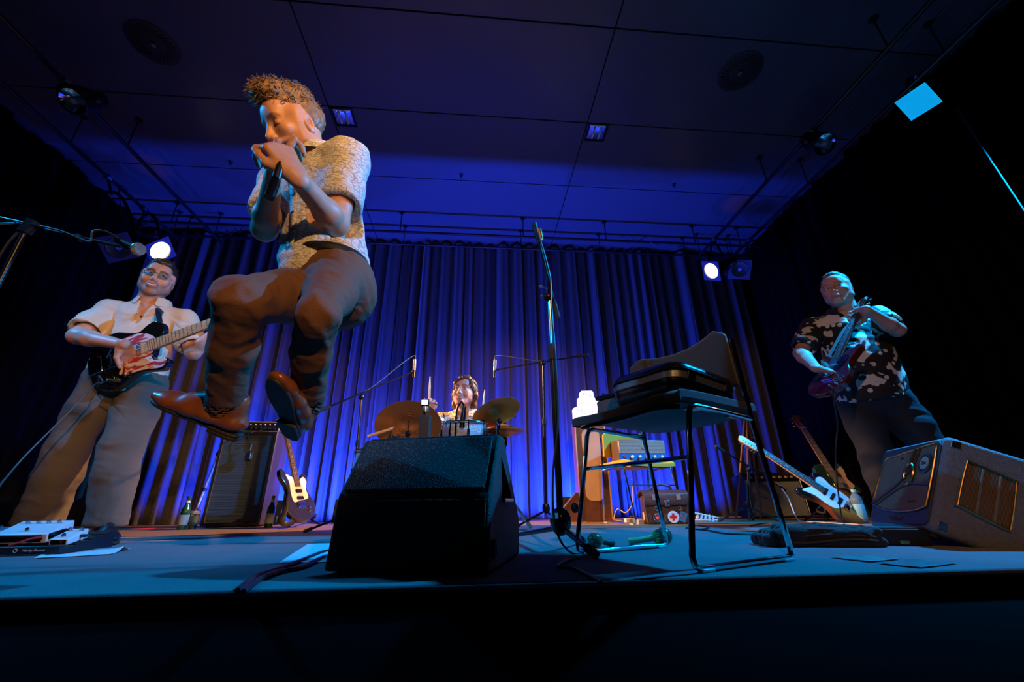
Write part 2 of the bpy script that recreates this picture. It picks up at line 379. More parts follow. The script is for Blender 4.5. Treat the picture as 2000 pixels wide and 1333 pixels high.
# ------------------------------------------------------------------ lighting bars and rails
ZB = 3.17
def bar(name, a, b, r, lab, hang=()):
    t = thing(name, lab, 'pipe', a)
    MB().tube([a, b], r, 10).build('pipe', M_pipe, t, world=True)
    for p in hang: 
        MB().tube([p, (p[0], p[1], CEIL)], .006, 6).build('hanger', M_black, t, world=True)
        MB().lathe([(.03, -.012), (.03, 0)], 12, (p[0], p[1], CEIL)).build('ceiling_plate', M_black, t, world=True)
    return t
M_pipe = mat('pipe_paint', (.03, .03, .034), .28, .7)
for (px, py), lab in (((705, 450), 'front black lighting bar under ceiling before the curtain'), ((705, 474), 'rear black lighting bar just above the curtain top')):
    y = onz(px, py, ZB).y
    bar('lighting_bar', (-4.0, y, ZB), (3.55, y, ZB), .016, lab, [(x, y, ZB) for x in (-3.5, -2.3, -.95, .52, 1.55, 2.7, 3.3)])
xa = onz(200, 230, ZB).x
rails = {}
for nm, pa, pb, lab in (('L1', (0, 25), (435, 480), 'long dark ceiling rail at left, the one nearer the singer'), ('L2', (200, 337), (365, 482), 'long dark ceiling rail at far left beside the drape'),
                        ('R1', (1810, 10), (1375, 490), 'long dark ceiling rail at right, the one nearer the curtain centre'), ('R2', (1500, 434), (1437, 495), 'long dark ceiling rail at far right beside the drape')):
    z = ZB-.04; x = (onz(*pa, z).x+onz(*pb, z).x)/2; rails[nm] = x
    t = bar('ceiling_rail', (x, -1.5, z), (x, 4.45, z), .017, lab, [(x, y, z) for y in (.4, 1.7, 3.0, 4.3)])
# cables wound along the front bar
for k, (a, b_) in enumerate((((1215, 463), (1345, 488)), ((480, 452), (420, 460)))):
    p, q = at(*a, 4.1), at(*b_, 4.1); pts = [lerp(p, q, i/24)+Vector((0, .02*math.cos(i*1.1), .03*math.sin(i*.9)+.02)) for i in range(25)]
    o = MB().tube(spline(pts, 3), .005, 6).build('lamp_cable', M_cable); tag(o, ('black cable wound around the lighting bar near the lit lamp at right', 'black cable hanging on the lighting bar near the lit lamp at left')[k], 'cable')
o = MB().tube([at(1866, 208, 2.0), at(2030, 455, 1.5)], .004, 6).build('hanging_wire', mat('blue_wire', (.05, .07, .1), .4)); tag(o, 'thin taut wire slanting down at the far right edge', 'wire')
# ------------------------------------------------------------------ stage lamps
M_gelframe = mat('gel_frame_paint', (.10, .10, .13), .35)
def par_can(loc, aim, rail, label, lit=None, spin=.5, size=.1, watts=0, col=WARM, cone=50, gel=None, frame_on=True):
    loc = Vector(loc); d = (Vector(aim)-loc).normalized()
    q = d.to_track_quat('-Z', 'Y').to_matrix() @ Matrix.Rotation(spin, 3, 'Z')
    t = thing('stage_lamp', label, 'stage lamp', loc, q, 'stage lamps')
    s = size
    MB().lathe([(s, 0), (s*1.02, .002), (s*1.02, s*1.9), (s*.75, s*2.5), (s*.72, s*3.4), (s*.2, s*3.6), (0, s*3.6)], 28, caps=False).build('can', M_blackmetal, t)
    e = s*1.22
    if frame_on:
        n = 32; inn = [(s*.98*math.cos(2*PI*k/n), s*.98*math.sin(2*PI*k/n)) for k in range(n)]
        def sq(k):
            a = 2*PI*k/n; c, s_ = math.cos(a), math.sin(a); m = e/max(abs(c), abs(s_)); return (c*m, s_*m)
        ring([sq(k) for k in range(n)], inn, -.012, -.006).build('gel_frame', M_gelframe, t)
    if lit:
        ml = mat('lit_lens', (1, .9, .7), .3, emit=((1.0, .74, .34), lit))
        MB().lathe([(s*.95, -.001), (s*.6, -.007), (0, -.010)], 28).build('lens', ml, t)
    elif gel:
        MB().box((0, -.0, -.004), (e*1.9, e*1.9, .003)).build('gel', gel, t)
    else:
        MB().lathe([(s*.95, .012), (s*.7, s*.5), (s*.3, s*.9), (0, s)], 28, caps=False).build('reflector', M_mirror, t)
        MB().lathe([(s*.22, s*.15), (s*.25, s*.5), (s*.2, s*.95)], 14).build('bulb', mat('bulb_glass', (.4, .4, .45), .1, coat=1), t)
    # yoke and clamp to the rail
    rp = Vector(rail); inv = q.transposed(); ax = q @ Vector((1, 0, 0)); mid = loc-d*s*1.2
    side = Vector((1, 0, 0))*1.0; side = (side-d*side.dot(d)).normalized(); top = mid+(rp-mid)*.75
    MB().tube(spline([mid+side*s*1.1, mid+side*s*1.15+(top-mid)*.6, top+side*s*.6, top-side*s*.6, mid-side*s*1.15+(top-mid)*.6, mid-side*s*1.1], 5), .008, 6, flat=2).build('yoke', M_blackmetal, t, world=True)
    MB().tube([top, rp], .012, 8).build('clamp_stem', M_blackmetal, t, world=True)
    MB().lathe([(.03, -.02), (.03, .02)], 12, rp, (0, 1, 0)).build('clamp', M_steel, t, world=True)
    for sg in (-1, 1): MB().lathe([(.014, 0), (.014, .02)], 10, mid+side*sg*s*1.08, side*sg).build('yoke_knob', M_steel, t, world=True)
    MB().tube(spline([loc-d*s*3.5, loc-d*s*4.2+Vector((0, 0, -.05)), rp+Vector((.04, .1, -.06)), rp+Vector((.02, .2, .02))], 6), .005, 6).build('lamp_lead', M_cable, t, world=True)
    if watts:
        if lit: spot('vent_leak', loc-d*s*3.75, loc-d*s*3.75+Vector((.12, -.25, 1)), watts*.0005, AMBER, 34, .9, .01, t)
        p = loc+d*.03; spot('lamp_beam', p, loc+d*3, watts, col, cone, .5, .05, t)
    return t
zr = ZB-.04
lp = at(312, 490, 3.75); par_can(lp, (1.4, 3.45, .1), (rails['L2'], 3.85, zr), 'lit warm stage lamp in square frame above the guitarist in cream shirt', lit=7, spin=.45, size=.098, watts=2500, cone=27)
rp_ = at(1390, 529, 3.85); par_can(rp_, (-1.9, 3.6, .1), (rails['R1'], 3.95, zr), 'lit warm stage lamp in square frame at right of the curtain', lit=7, spin=.62, size=.095, watts=2500, cone=27)
par_can(at(1445, 527, 3.85), (.6, .2, .9), (rails['R2'], 3.95, zr), 'unlit stage lamp with blue-lit square frame beside the lit lamp at right', spin=.3, size=.092)
par_can(at(231, 484, 3.45), (-1.6, .6, .7), (rails['L2'], 3.4, zr), 'unlit stage lamp in shadow left of the lit warm lamp', spin=1.0, size=.095)
par_can(at(1612, 282, 2.35), (2.4, .2, 0), (rails['R1'], 2.4, zr), 'unlit black stage lamp on right rail, half way to the front', spin=.3, size=.085, frame_on=False)
par_can(at(140, 198, 2.35), (-2.6, .3, 0), (rails['L1'], 2.4, zr), 'unlit black stage lamp on left rail, high above the cream-shirted guitarist', spin=.3, size=.085, frame_on=False)
gel = mat('cyan_gel', (.0, .25, .5), .5, emit=((.0, .42, .9), .75))
gp = at(1793, 199, 1.98)
rails['R3'] = gp.x
par_can(gp, gp+Vector((-2.4, -.1, -2.7)), (gp.x+.05, 1.95, zr+.1), 'large black stage lamp at upper right with glowing cyan gel', gel=gel, spin=.2, size=.085, frame_on=False, watts=1500, col=CYAN, cone=84)
# blue floor floods behind the backline, with barn doors that cut the beam on the ceiling
FLOOD = []
def flood(x, y, lab, watts):
    t = thing('floor_flood', lab, 'floor light', (x, y, 0), group='blue floor floods')
    MB().box((0, .02, .045), (.2, .2, .07)).build('housing', M_black, t, bevel=.006)
    P = [[(-.12, -.075, .01), (.12, -.075, .01)], [(-.12, -.032, .215), (.12, -.032, .215)]]
    MB().slab(P, (0, -1, 0), .004).build('barn_door', M_black, t)
    MB().box((0, .0, .088), (.16, .12, .006)).build('lens', mat('blue_lens', (.05, .1, .6), .2), t)
    spot('flood_beam', (x, y, .115), (x, y+.42, 1.0), watts, BLUE, 172, .25, .0025, t)
for x, lab in ((at(445, 1000, 4.25).x, 'behind the tall amplifier cabinet, nearer the tripod'), (at(520, 1000, 4.25).x, 'behind the tall amplifier cabinet, nearer the drums'), (-1.2, 'behind the left drum cymbal'),
               (-.42, 'behind the drum stool'), (.22, 'behind the hi-hat'), (.98, 'behind the wooden loudspeaker cabinet'), (at(1308, 1000, 4.25).x, 'behind the sticker-covered leather bag')):
    flood(x, 4.34, 'blue floor flood on the floor '+lab, 230 if abs(x+.2) < 1.9 else 160)
# ================================================================== THINGS ON THE STAGE FLOOR
# ------------------------------------------------------------------ floor monitor
def speckle(name, c0, c1, scale, th, rough=.75, bump=.8):
    m = mat(name, c0, rough); nt = m.node_tree; L = nt.links.new; tc = nd(nt, 'ShaderNodeTexCoord')
    v = nd(nt, 'ShaderNodeTexVoronoi', i_Scale=scale); L(tc.outputs['Object'], v.inputs['Vector'])
    sp = nd(nt, 'ShaderNodeSeparateColor'); L(v.outputs['Color'], sp.inputs[0])
    r = nd(nt, 'ShaderNodeValToRGB'); r.color_ramp.elements[0].position = th; r.color_ramp.elements[1].position = min(1, th+.1)
    r.color_ramp.elements[0].color = (*c0, 1); r.color_ramp.elements[1].color = (*c1, 1); L(sp.outputs[0], r.inputs['Fac']); L(r.outputs['Color'], bsdf(m).inputs['Base Color'])
    bp = nd(nt, 'ShaderNodeBump', i_Strength=bump, i_Distance=.004); L(v.outputs['Distance'], bp.inputs['Height']); L(bp.outputs['Normal'], bsdf(m).inputs['Normal'])
    return m
M_foam = speckle('grille_foam', (.022, .025, .028), (.16, .14, .11), 300, .84)
M_texblack = mat('textured_black', (.009, .009, .010), .6, bump=(300, .6))
t = thing('floor_monitor', 'large black wedge floor monitor at the stage edge, centre', 'speaker', (-.181, 1.212, 0), math.radians(-15.94))
YZ = Matrix(((0, 0, 1, 0), (1, 0, 0, 0), (0, 1, 0, 0), (0, 0, 0, 1)))
prof = [(.0, .006), (.022, .196), (.135, .366), (.19, .366), (.44, .12), (.44, .006)]
MB().prism(prof, -.226, .226, YZ).build('cabinet', M_texblack, t, bevel=.008, seg=3)
d = Vector((0, .113, .170)).normalized(); nrm = Vector((0, -.170, .113)).normalized()
P = [[Vector((x, .022, .196))+d*(.008+.185*k)+nrm*.001 for x in (-.208, .208)] for k in (0, 1)]
MB().slab(P, nrm, .009).build('grille', M_foam, t, bevel=.005)
d2 = Vector((0, .022, .190)).normalized(); n2 = Vector((0, -.190, .022)).normalized()
P = [[Vector((x, 0, .006))+d2*(.012+.165*k) for x in (-.214, .214)] for k in (0, 1)]
MB().slab(P, n2, .005).build('lower_grille', speckle('grille_foam_fine', (.008, .008, .009), (.03, .03, .034), 330, .9), t, bevel=.003)
MB().box((0, .165, .368), (.43, .035, .006)).build('top_edge', M_texblack, t, bevel=.003)
for s in (-1, 1):
    tri = [(.15, .30), (.165, .175), (.30, .175), (.29, .20)]
    MB().prism(tri, s*.2245, s*.2275, YZ).build('handle_recess', mat('deep_black', (.001, .001, .001), .95, spec=0), t, bevel=.003)
    MB().tube([(s*.229, .17, .178), (s*.229, .30, .178)], .006, 8).build('handle_lip', M_steel, t)
    MB().lathe([(.022, 0), (.022, .008), (.012, .012)], 16, (s*.226, .05, .06), (s, 0, 0)).build('pole_socket', M_black, t)
    for y in (.05, .38): MB().lathe([(.016, -.001), (.014, .006)], 10, (s*.19, y, 0)).build('rubber_foot', M_rubber, t)
# ------------------------------------------------------------------ chairs with chrome sled frames
def chair(label, loc, yaw, m_seat, m_under, name='sled_chair'):
    t = thing(name, label, 'chair', loc, yaw, 'chrome sled chairs')
    W, r = .237, .0085
    for s in (-1, 1):
        x = s*W
        def arc(a, c, b_, rad=.03): # rounded corner polyline
            a, c, b_ = Vector(a), Vector(c), Vector(b_); p = c+(a-c).normalized()*rad; q = c+(b_-c).normalized()*rad
            return [p, p*.25+c*.5+q*.25, q]
        pts = [(x, .38, .70), (x, .392, .41), (x, .44, .04)]+arc((x, .44, .04), (x, .447, .009), (x, .3, .009))+[(x, .2, .009)]+arc((x, .2, .009), (x, 0, .009), (x, .03, .2))
        pts += [(x, .045, .22)]+arc((x, .05, .24), (x, .09, .438), (x, .3, .425))+[(x, .24, .43), (x, .388, .418)]
        MB().tube(pts, r, 10).build('side_frame', M_chrome, t)
        for y in (.05, .41): MB().box((x, y, .0045), (.02, .05, .009)).build('glide', mat('clear_glide', (.5, .55, .6), .2), t, bevel=.003)
        MB().box((x*.93, .13, .432), (.03, .06, .006)).build('seat_bracket', M_steel, t); MB().box((x*.93, .33, .424), (.03, .06, .006)).build('seat_bracket', M_steel, t)
    MB().tube([(-W, .059, .285), (W, .059, .285)], .0065, 8).build('front_stretcher', M_chrome, t)
    # seat: upholstered pad over a moulded shell
    def seatz(u, v): # u -1..1 across, v 0 front..1 rear
        return .452-.030*math.exp(-v*9)+.012*abs(u)**3-.02*v-.018*(1-u*u)*math.sin(PI*min(1, v*1.1))
    def sheet(w, y0, y1, dz, nu=16, nv=16, cr=.35):
        P = []
        for j in range(nv+1):
            v = j/nv; row = []
            for i in range(nu+1):
                u = 2*i/nu-1; e = max(0, abs(u)-(1-cr))/cr
                sh = 0
                if v < .2: sh = (1-math.sqrt(max(0, 1-e*e)))*.08*(1-v/.2)
                row.append((u*w, y0+(y1-y0)*v+sh, seatz(u, v)+dz))
            P.append(row)
        return P
    MB().slab(sheet(.238, -.025, .43, 0), (0, 0, 1), .030).build('seat', m_seat, t, bevel=.010, seg=3)
    MB().slab(sheet(.215, .0, .41, -.006), (0, 0, 1), .005).build('seat_shell', m_under, t)
    P = []
    for j in range(9):
        v = j/8; row = []
        for i in range(19):
            u = 2*i/18-1; top = .765-.035*(1-u*u)-.045*max(0, abs(u)-.8)/.2*1.0
            z = .53+(top-.53)*v; row.append((u*.232, .37+.045*(1-u*u)-.012*v+.012, z))
        P.append(row)
    MB().slab(P, (0, -1, 0), .028).build('backrest', m_seat, t, bevel=.011, seg=3)
    return t
M_seatdark = mat('dark_upholstery', (.010, .011, .013), .85, bump=(500, .2), sheen=.2)
M_shell = mat('seat_underside', (.05, .055, .06), .6)
chair('dark upholstered chair on chrome sled frame at the stage edge, carrying a black case', (.45, 1.338, 0), math.radians(-65.8), M_seatdark, M_shell)
M_yellow = mat('mustard_upholstery', (.62, .38, .03), .8, bump=(400, .2))
yc_yaw = math.radians(16); yc_loc = (1.44, 3.34, 0)
chair('mustard yellow upholstered chair on chrome sled frame carrying a small amplifier', yc_loc, yc_yaw, M_yellow, mat('plywood_underside', (.5, .3, .1), .5))
# black moulded case leaning on the dark chair
cy = Matrix.Rotation(math.radians(-65.8), 3, 'Z')
R = cy @ Matrix.Rotation(math.radians(-7), 3, 'X') @ Matrix.Rotation(math.radians(2), 3, 'Y')
cp = Vector((.45, 1.338, 0))+cy @ Vector((.065, .235, .520))
t = thing('moulded_case', 'black moulded carrying case with rounded corners lying on the dark chair', 'case', cp, R)
def pillow(w, d, z0, z1, r, inset, n=6, up=False):
    o = rrect(w, d, r, n); i = rrect(w-2*inset, d-2*inset, max(.01, r-inset), n); b = MB(); N = len(o)
    m_ = rrect(w-.7*inset, d-.7*inset, max(.01, r-.35*inset), n); h_ = z1-z0
    lv = [(o, z0), (o, z0+h_*.25), (m_, z0+h_*.8), (i, z1)] if up else [(i, z0), (m_, z0+h_*.2), (o, z0+h_*.75), (o, z1)]
    v = [(p[0], p[1], z) for lp, z in lv for p in lp]; f = [tuple(range(N-1, -1, -1)), tuple(range(3*N, 4*N))]
    for k in range(3):
        for a in range(N): f.append((k*N+a, k*N+(a+1) % N, (k+1)*N+(a+1) % N, (k+1)*N+a))
    return b.add(v, f)
pillow(.31, .31, -.065, -.002, .055, .05).build('lower_shell', M_blackgloss, t, smooth=50)
M_bandg = mat('seam_band', (.16, .17, .18), .3, .6)
MB().prism(rrect(.314, .314, .057, 6), .0, .026).build('seam_band', M_bandg, t, bevel=.003)
pillow(.318, .318, .028, .062, .059, .03, up=True).build('lid', M_blackgloss, t, smooth=50)
MB().tube([(p[0], p[1], .030) for p in rrect(.322, .322, .061, 6)], .004, 8, closed=True).build('lid_rim', M_blackgloss, t)
for y in (-.09, .09): MB().box((.158, y, .016), (.008, .035, .034)).build('latch', M_blackmetal, t, bevel=.003)
# small brown box with clasps beside it
bp_ = Vector((.45, 1.338, 0))+cy @ Vector((-.165, .225, .468))
t = thing('harmonica_box', 'small brown leather box with chrome clasps on the far edge of the dark chair', 'box', bp_, cy @ Matrix.Rotation(.12, 3, 'Z'))
M_leather = mat('brown_leather', (.10, .045, .022), .5, var=(16, (.06, .025, .013)), bump=(180, .25))
MB().box((0, 0, .04), (.13, .18, .075)).build('body', M_leather, t, bevel=.008, seg=3)
MB().box((0, 0, .088), (.137, .187, .016)).build('lid', M_blackgloss, t, bevel=.006, seg=3)
for y in (-.05, .05):
    MB().box((-.067, y, .075), (.006, .03, .03)).build('clasp', M_chrome, t, bevel=.002); MB().tube([(-.05, y-.012, .098), (-.05, y-.01, .112), (-.05, y+.01, .112), (-.05, y+.012, .098)], .003, 6).build('clasp_loop', M_chrome, t)
MB().box((.04, 0, .099), (.05, .06, .006)).build('metal_plate', M_steel, t, bevel=.002)
# ------------------------------------------------------------------ vintage amplifier at right
R = rotm(math.radians(-111.14), math.radians(-25.41), math.radians(-.57))
t = thing('vintage_amplifier', 'grey vinyl vintage amplifier tilted back at right stage edge, with gold-trimmed grille and side window', 'amplifier', (1.774, 1.757, .054), R)
w, dp, hh = .466, .37, .379
M_vinyl = mat('grey_vinyl', (.23, .225, .24), .55, var=(60, (.17, .17, .185)), bump=(260, .7))
M_navy = mat('navy_front', (.028, .034, .05), .45, var=(40, (.04, .045, .06)), bump=(300, .3))
MB().box((0, dp/2, hh/2), (w, dp, hh)).build('cabinet', M_vinyl, t, bevel=.022, seg=4)
F = front(0)
def fz(b_): return b_
MB().prism(rrect(w-.035, hh-.035, .03, 5, 0, hh/2), .0, .006, F).build('front_panel', M_navy, t, bevel=.003)
M_gold = mat('gold_trim', (.6, .38, .12), .28, 1)
M_grille = mat('beige_grille_cloth', (.24, .165, .10), .8, var=(9, (.14, .09, .05), .3), bump=(500, .5))
o = [(-.175, .30), (-.08, .322), (.05, .335), (.175, .345), (.20, .325), (.20, .12), (.18, .082), (.05, .066), (-.10, .075), (-.195, .095), (-.205, .12)]
o3 = [(p.x, p.y) for p in spline([(x, z, 0) for x, z in o], 4, True)]
gr = MB().prism(o3, .005, .009, F).build('grille', M_grille, t)
MB().tube([F @ Vector((x, z, .010)) for x, z in o3], .0045, 8, closed=True).build('grille_trim', M_gold, t)
M_bar = mat('bronze_bars', (.16, .10, .05), .35, .8)
for ps in ([(-.198, .105), (-.05, .17), (.06, .25), (.10, .338)], [(-.19, .085), (-.05, .15), (.07, .185), (.2, .175)], [(-.198, .112), (-.02, .19), (.03, .24), (.07, .338)]):
    MB().tube(spline([F @ Vector((x, z, .012)) for x, z in ps], 8), .0055, 8).build('grille_bar', M_bar, t)
MB().tube([F @ Vector((.055+.032*math.cos(a), .225+.045*math.sin(a), .016)) for a in [-1.9+i*.32 for i in range(18)]], .006, 8).build('gold_horseshoe', M_gold, t)
MB().lathe([(.042, 0), (.042, .004), (.034, .006), (.032, .003), (0, .003)], 28, F @ Vector((.15, .265, .010)), (0, -1, 0)).build('round_badge', mat('badge_dark', (.02, .03, .03), .4), t)
MB().lathe([(.027, 0), (.027, .003), (0, .003)], 24, F @ Vector((.15, .265, .0135)), (0, -1, 0)).build('badge_face', mat('badge_pale', (.35, .33, .24), .5), t)
text_mesh('badge_letters', 'Elta', .022, mat('badge_dark', (.02, .03, .03), .4), t, F @ Matrix.Translation((.15, .265, .0175)), .0006)
text_mesh('script_letters', 'Gibbord', .028, M_bar, t, F @ Matrix.Translation((.0, .037, .007)), .001, shear=.3)
text_mesh('grille_script', 'Symphonic', .013, M_bar, t, F @ Matrix.Translation((.10, .11, .0095)), .0005, shear=.4)
text_mesh('crest_script', 'Elta', .018, M_bar, t, F @ Matrix.Translation((-.03, .305, .0095)), .0006, shear=.3)
# side window on the face toward the hall
SIDE = Matrix.Translation((w/2, 0, 0)) @ Matrix(((0, 0, 1, 0), (1, 0, 0, 0), (0, 1, 0, 0), (0, 0, 0, 1)))
wo = [(.075, .305), (.20, .287), (.212, .27), (.212, .112), (.195, .095), (.065, .118), (.053, .132), (.06, .292)]
w3 = [(p.x, p.y) for p in spline([(y, z, 0) for y, z in wo], 5, True)]
cen = (sum(p[0] for p in w3)/len(w3), sum(p[1] for p in w3)/len(w3)); w3i = [(cen[0]+(p[0]-cen[0])*.93, cen[1]+(p[1]-cen[1])*.93) for p in w3]
ring(w3, w3i, -.002, .007, SIDE).build('window_surround', M_vinyl, t, bevel=.002)
MB().tube([SIDE @ Vector((p[0], p[1], .008)) for p in w3i], .0035, 8, closed=True).build('window_trim', M_gold, t)
MB().prism(w3i, -.001, .0015, SIDE).build('window_cloth', wovenmat('ribbed_cloth', (.11, .055, .025), (.36, .2, .09), 90, 'Y', .7, 0, .8), t)
for k in (.36, .68):
    ya, yb = .058+k*.157, .055+k*.16
    MB().tube([SIDE @ Vector((ya, .296-.13*(ya-.06)*1.1, .006)), SIDE @ Vector((yb, .118-.15*(yb-.06), .006))], .004, 6).build('window_slat', mat('grey_slat', (.3, .3, .26), .4, .4), t)
for y, z in ((.03, .03), (.345, .03), (.03, .35), (.345, .35)):
    MB().box((w/2+.001, y, z), (.004, .03, .03)).build('corner_plate', M_steel, t, bevel=.006)
for x in (-.14, .1): MB().box((x, .03, hh+.003), (.03, .018, .008)).build('top_stud', M_chrome, t, bevel=.003)
for x in (-.19, .19):
    for y in (.03, .33): MB().lathe([(.014, 0), (.014, -.014)], 12, (x, y, 0)).build('foot', M_rubber, t)
# prop block under its front
a = at(1700, 1068, 1.66); t = thing('prop_block', 'black wooden block propping up the grey vintage amplifier', 'block', (1.66, 1.66, 0), math.radians(-22))
MB().box((0, 0, .03), (.17, .12, .058)).build('body', M_black, t, bevel=.004); MB().box((0, 0, .061), (.16, .11, .004)).build('felt_top', M_rubber, t); MB().box((-.0, -.0605, .012), (.03, .003, .012)).build('brass_tab', M_brass, t)
# papers on the floor
def sheet_paper(label, corners, z=.003, curl=(), m=M_paper, name='paper_sheet'):
    A, B, C, D = [onz(*c) for c in corners]; P = []
    for i in range(9):
        row = []
        for j in range(9):
            u, v = i/8, j/8; p = lerp(lerp(A, B, u), lerp(D, C, u), v); zz = z+.0006*math.sin(9*u+5*v)
            for (cu_, cv, hgt, rad) in curl:
                dd = math.hypot(u-cu_, v-cv); zz += hgt*max(0, 1-dd/rad)**2
            row.append((p.x, p.y, zz))
        P.append(row)
    c = onz(*corners[0]); t = thing(name, label, 'paper', (c.x, c.y, 0)); MB().slab(P, (0, 0, 1), .0006).build('sheet', m, t, world=True); return t
sheet_paper('white set list paper with curled corner below the pedalboard', ((66, 1093), (212, 1085), (256, 1074), (105, 1072)), curl=((1, .6, .02, .35),))
sheet_paper('white set list paper half hidden behind the floor monitor', ((545, 1102), (668, 1100), (690, 1062), (600, 1065)))
mp = mat('brown_print', (.10, .06, .04), .6, var=(25, (.2, .15, .12)))
sheet_paper('brown printed leaflet on the floor before the vintage amplifier', ((1622, 1091), (1700, 1100), (1762, 1094), (1680, 1088)), m=mp)
mp = mat('grey_print', (.03, .035, .04), .4, var=(30, (.12, .13, .15)))
sheet_paper('glossy printed sheet at the stage edge below the vintage amplifier', ((1715, 1103), (1800, 1112), (1872, 1103), (1780, 1094)), m=mp)
# maracas
M_green = mat('green_lacquer', (.01, .10, .055), .2, coat=.8)
def maraca(label, ball, tail, flower):
    ball, tail = Vector(ball), Vector(tail); d = (tail-ball).normalized(); t = thing('maraca', label, 'maraca', (ball.x, ball.y, 0), group='green maracas')
    r = ball.z
    MB().ball(ball, (r, r, r*1.12), 24, 16, Vector((0, 0, 1)).rotation_difference(d).to_matrix()).build('gourd', M_green, t, world=True)
    L = (tail-ball).length
    MB().lathe([(.012, r*.95), (.011, L*.7), (.015, L*.92), (.012, L), (0, L)], 14, ball, d).build('handle', flower[1], t, world=True)
    q = Vector((0, 0, 1)).rotation_difference(d); mq = q.to_matrix()
    for k in range(14):
        a = 2*PI*k/14; pts = []
        for s_ in np.linspace(.35, .95, 6):
            v = Vector((math.sin(s_)*math.cos(a), math.sin(s_)*math.sin(a), math.cos(s_)*1.12))*(r+.0012); pts.append(ball+mq @ v)
        MB().tube(pts, [.001, .0022, .003, .003, .0022, .001], 6).build('painted_petal', flower[0], t, world=True)
M_petal = mat('yellow_petal', (.55, .5, .08), .4)
c = onz(1297, 1066, .0); maraca('green maraca with painted petals and bare wood handle by the rear chair leg', (c.x, c.y, .034), (c.x-.145, c.y+.01, .014), (M_petal, M_pale))
c = onz(1163, 1072, .0); maraca('green maraca beside the microphone stand foot with dark handle', (c.x, c.y, .029), (c.x+.09, c.y+.06, .012), (M_petal, mat('dark_handle', (.03, .03, .035), .5)))
# ------------------------------------------------------------------ guitars
OUT = {
 'tele': [(-.13, 0), (-.115, .09), (-.06, .148), (.02, .155), (.09, .125), (.14, .108), (.19, .13), (.235, .135), (.268, .10), (.262, .045), (.225, .028), (.205, -.030), (.192, -.060), (.215, -.085), (.255, -.088), (.272, -.115), (.235, -.150), (.15, -.125), (.09, -.125), (.02, -.155), (-.06, -.148), (-.115, -.09)],
 'strat': [(-.14, 0), (-.12, .09), (-.06, .15), (.02, .15), (.09, .115), (.16, .115), (.24, .15), (.30, .145), (.305, .115), (.25, .075), (.235, .03), (.22, -.03), (.23, -.065), (.27, -.09), (.275, -.115), (.22, -.135), (.15, -.105), (.09, -.115), (.02, -.15), (-.06, -.15), (-.12, -.09)],
 'sg': [(-.12, 0), (-.10, .10), (-.03, .155), (.05, .145), (.10, .12), (.16, .13), (.22, .155), (.265, .15), (.25, .11), (.21, .05), (.195, .025), (.195, -.025), (.21, -.05), (.25, -.11), (.265, -.145), (.22, -.15), (.16, -.13), (.10, -.12), (.05, -.145), (-.03, -.155), (-.10, -.10)],
 'lp': [(-.13, 0), (-.11, .1), (-.04, .155), (.04, .145), (.1, .11), (.16, .12), (.22, .11), (.247, .06), (.245, .03), (.23, -.03), (.205, -.05), (.215, -.085), (.25, -.10), (.235, -.128), (.18, -.135), (.1, -.115), (.04, -.15), (-.04, -.16), (-.11, -.1)]}
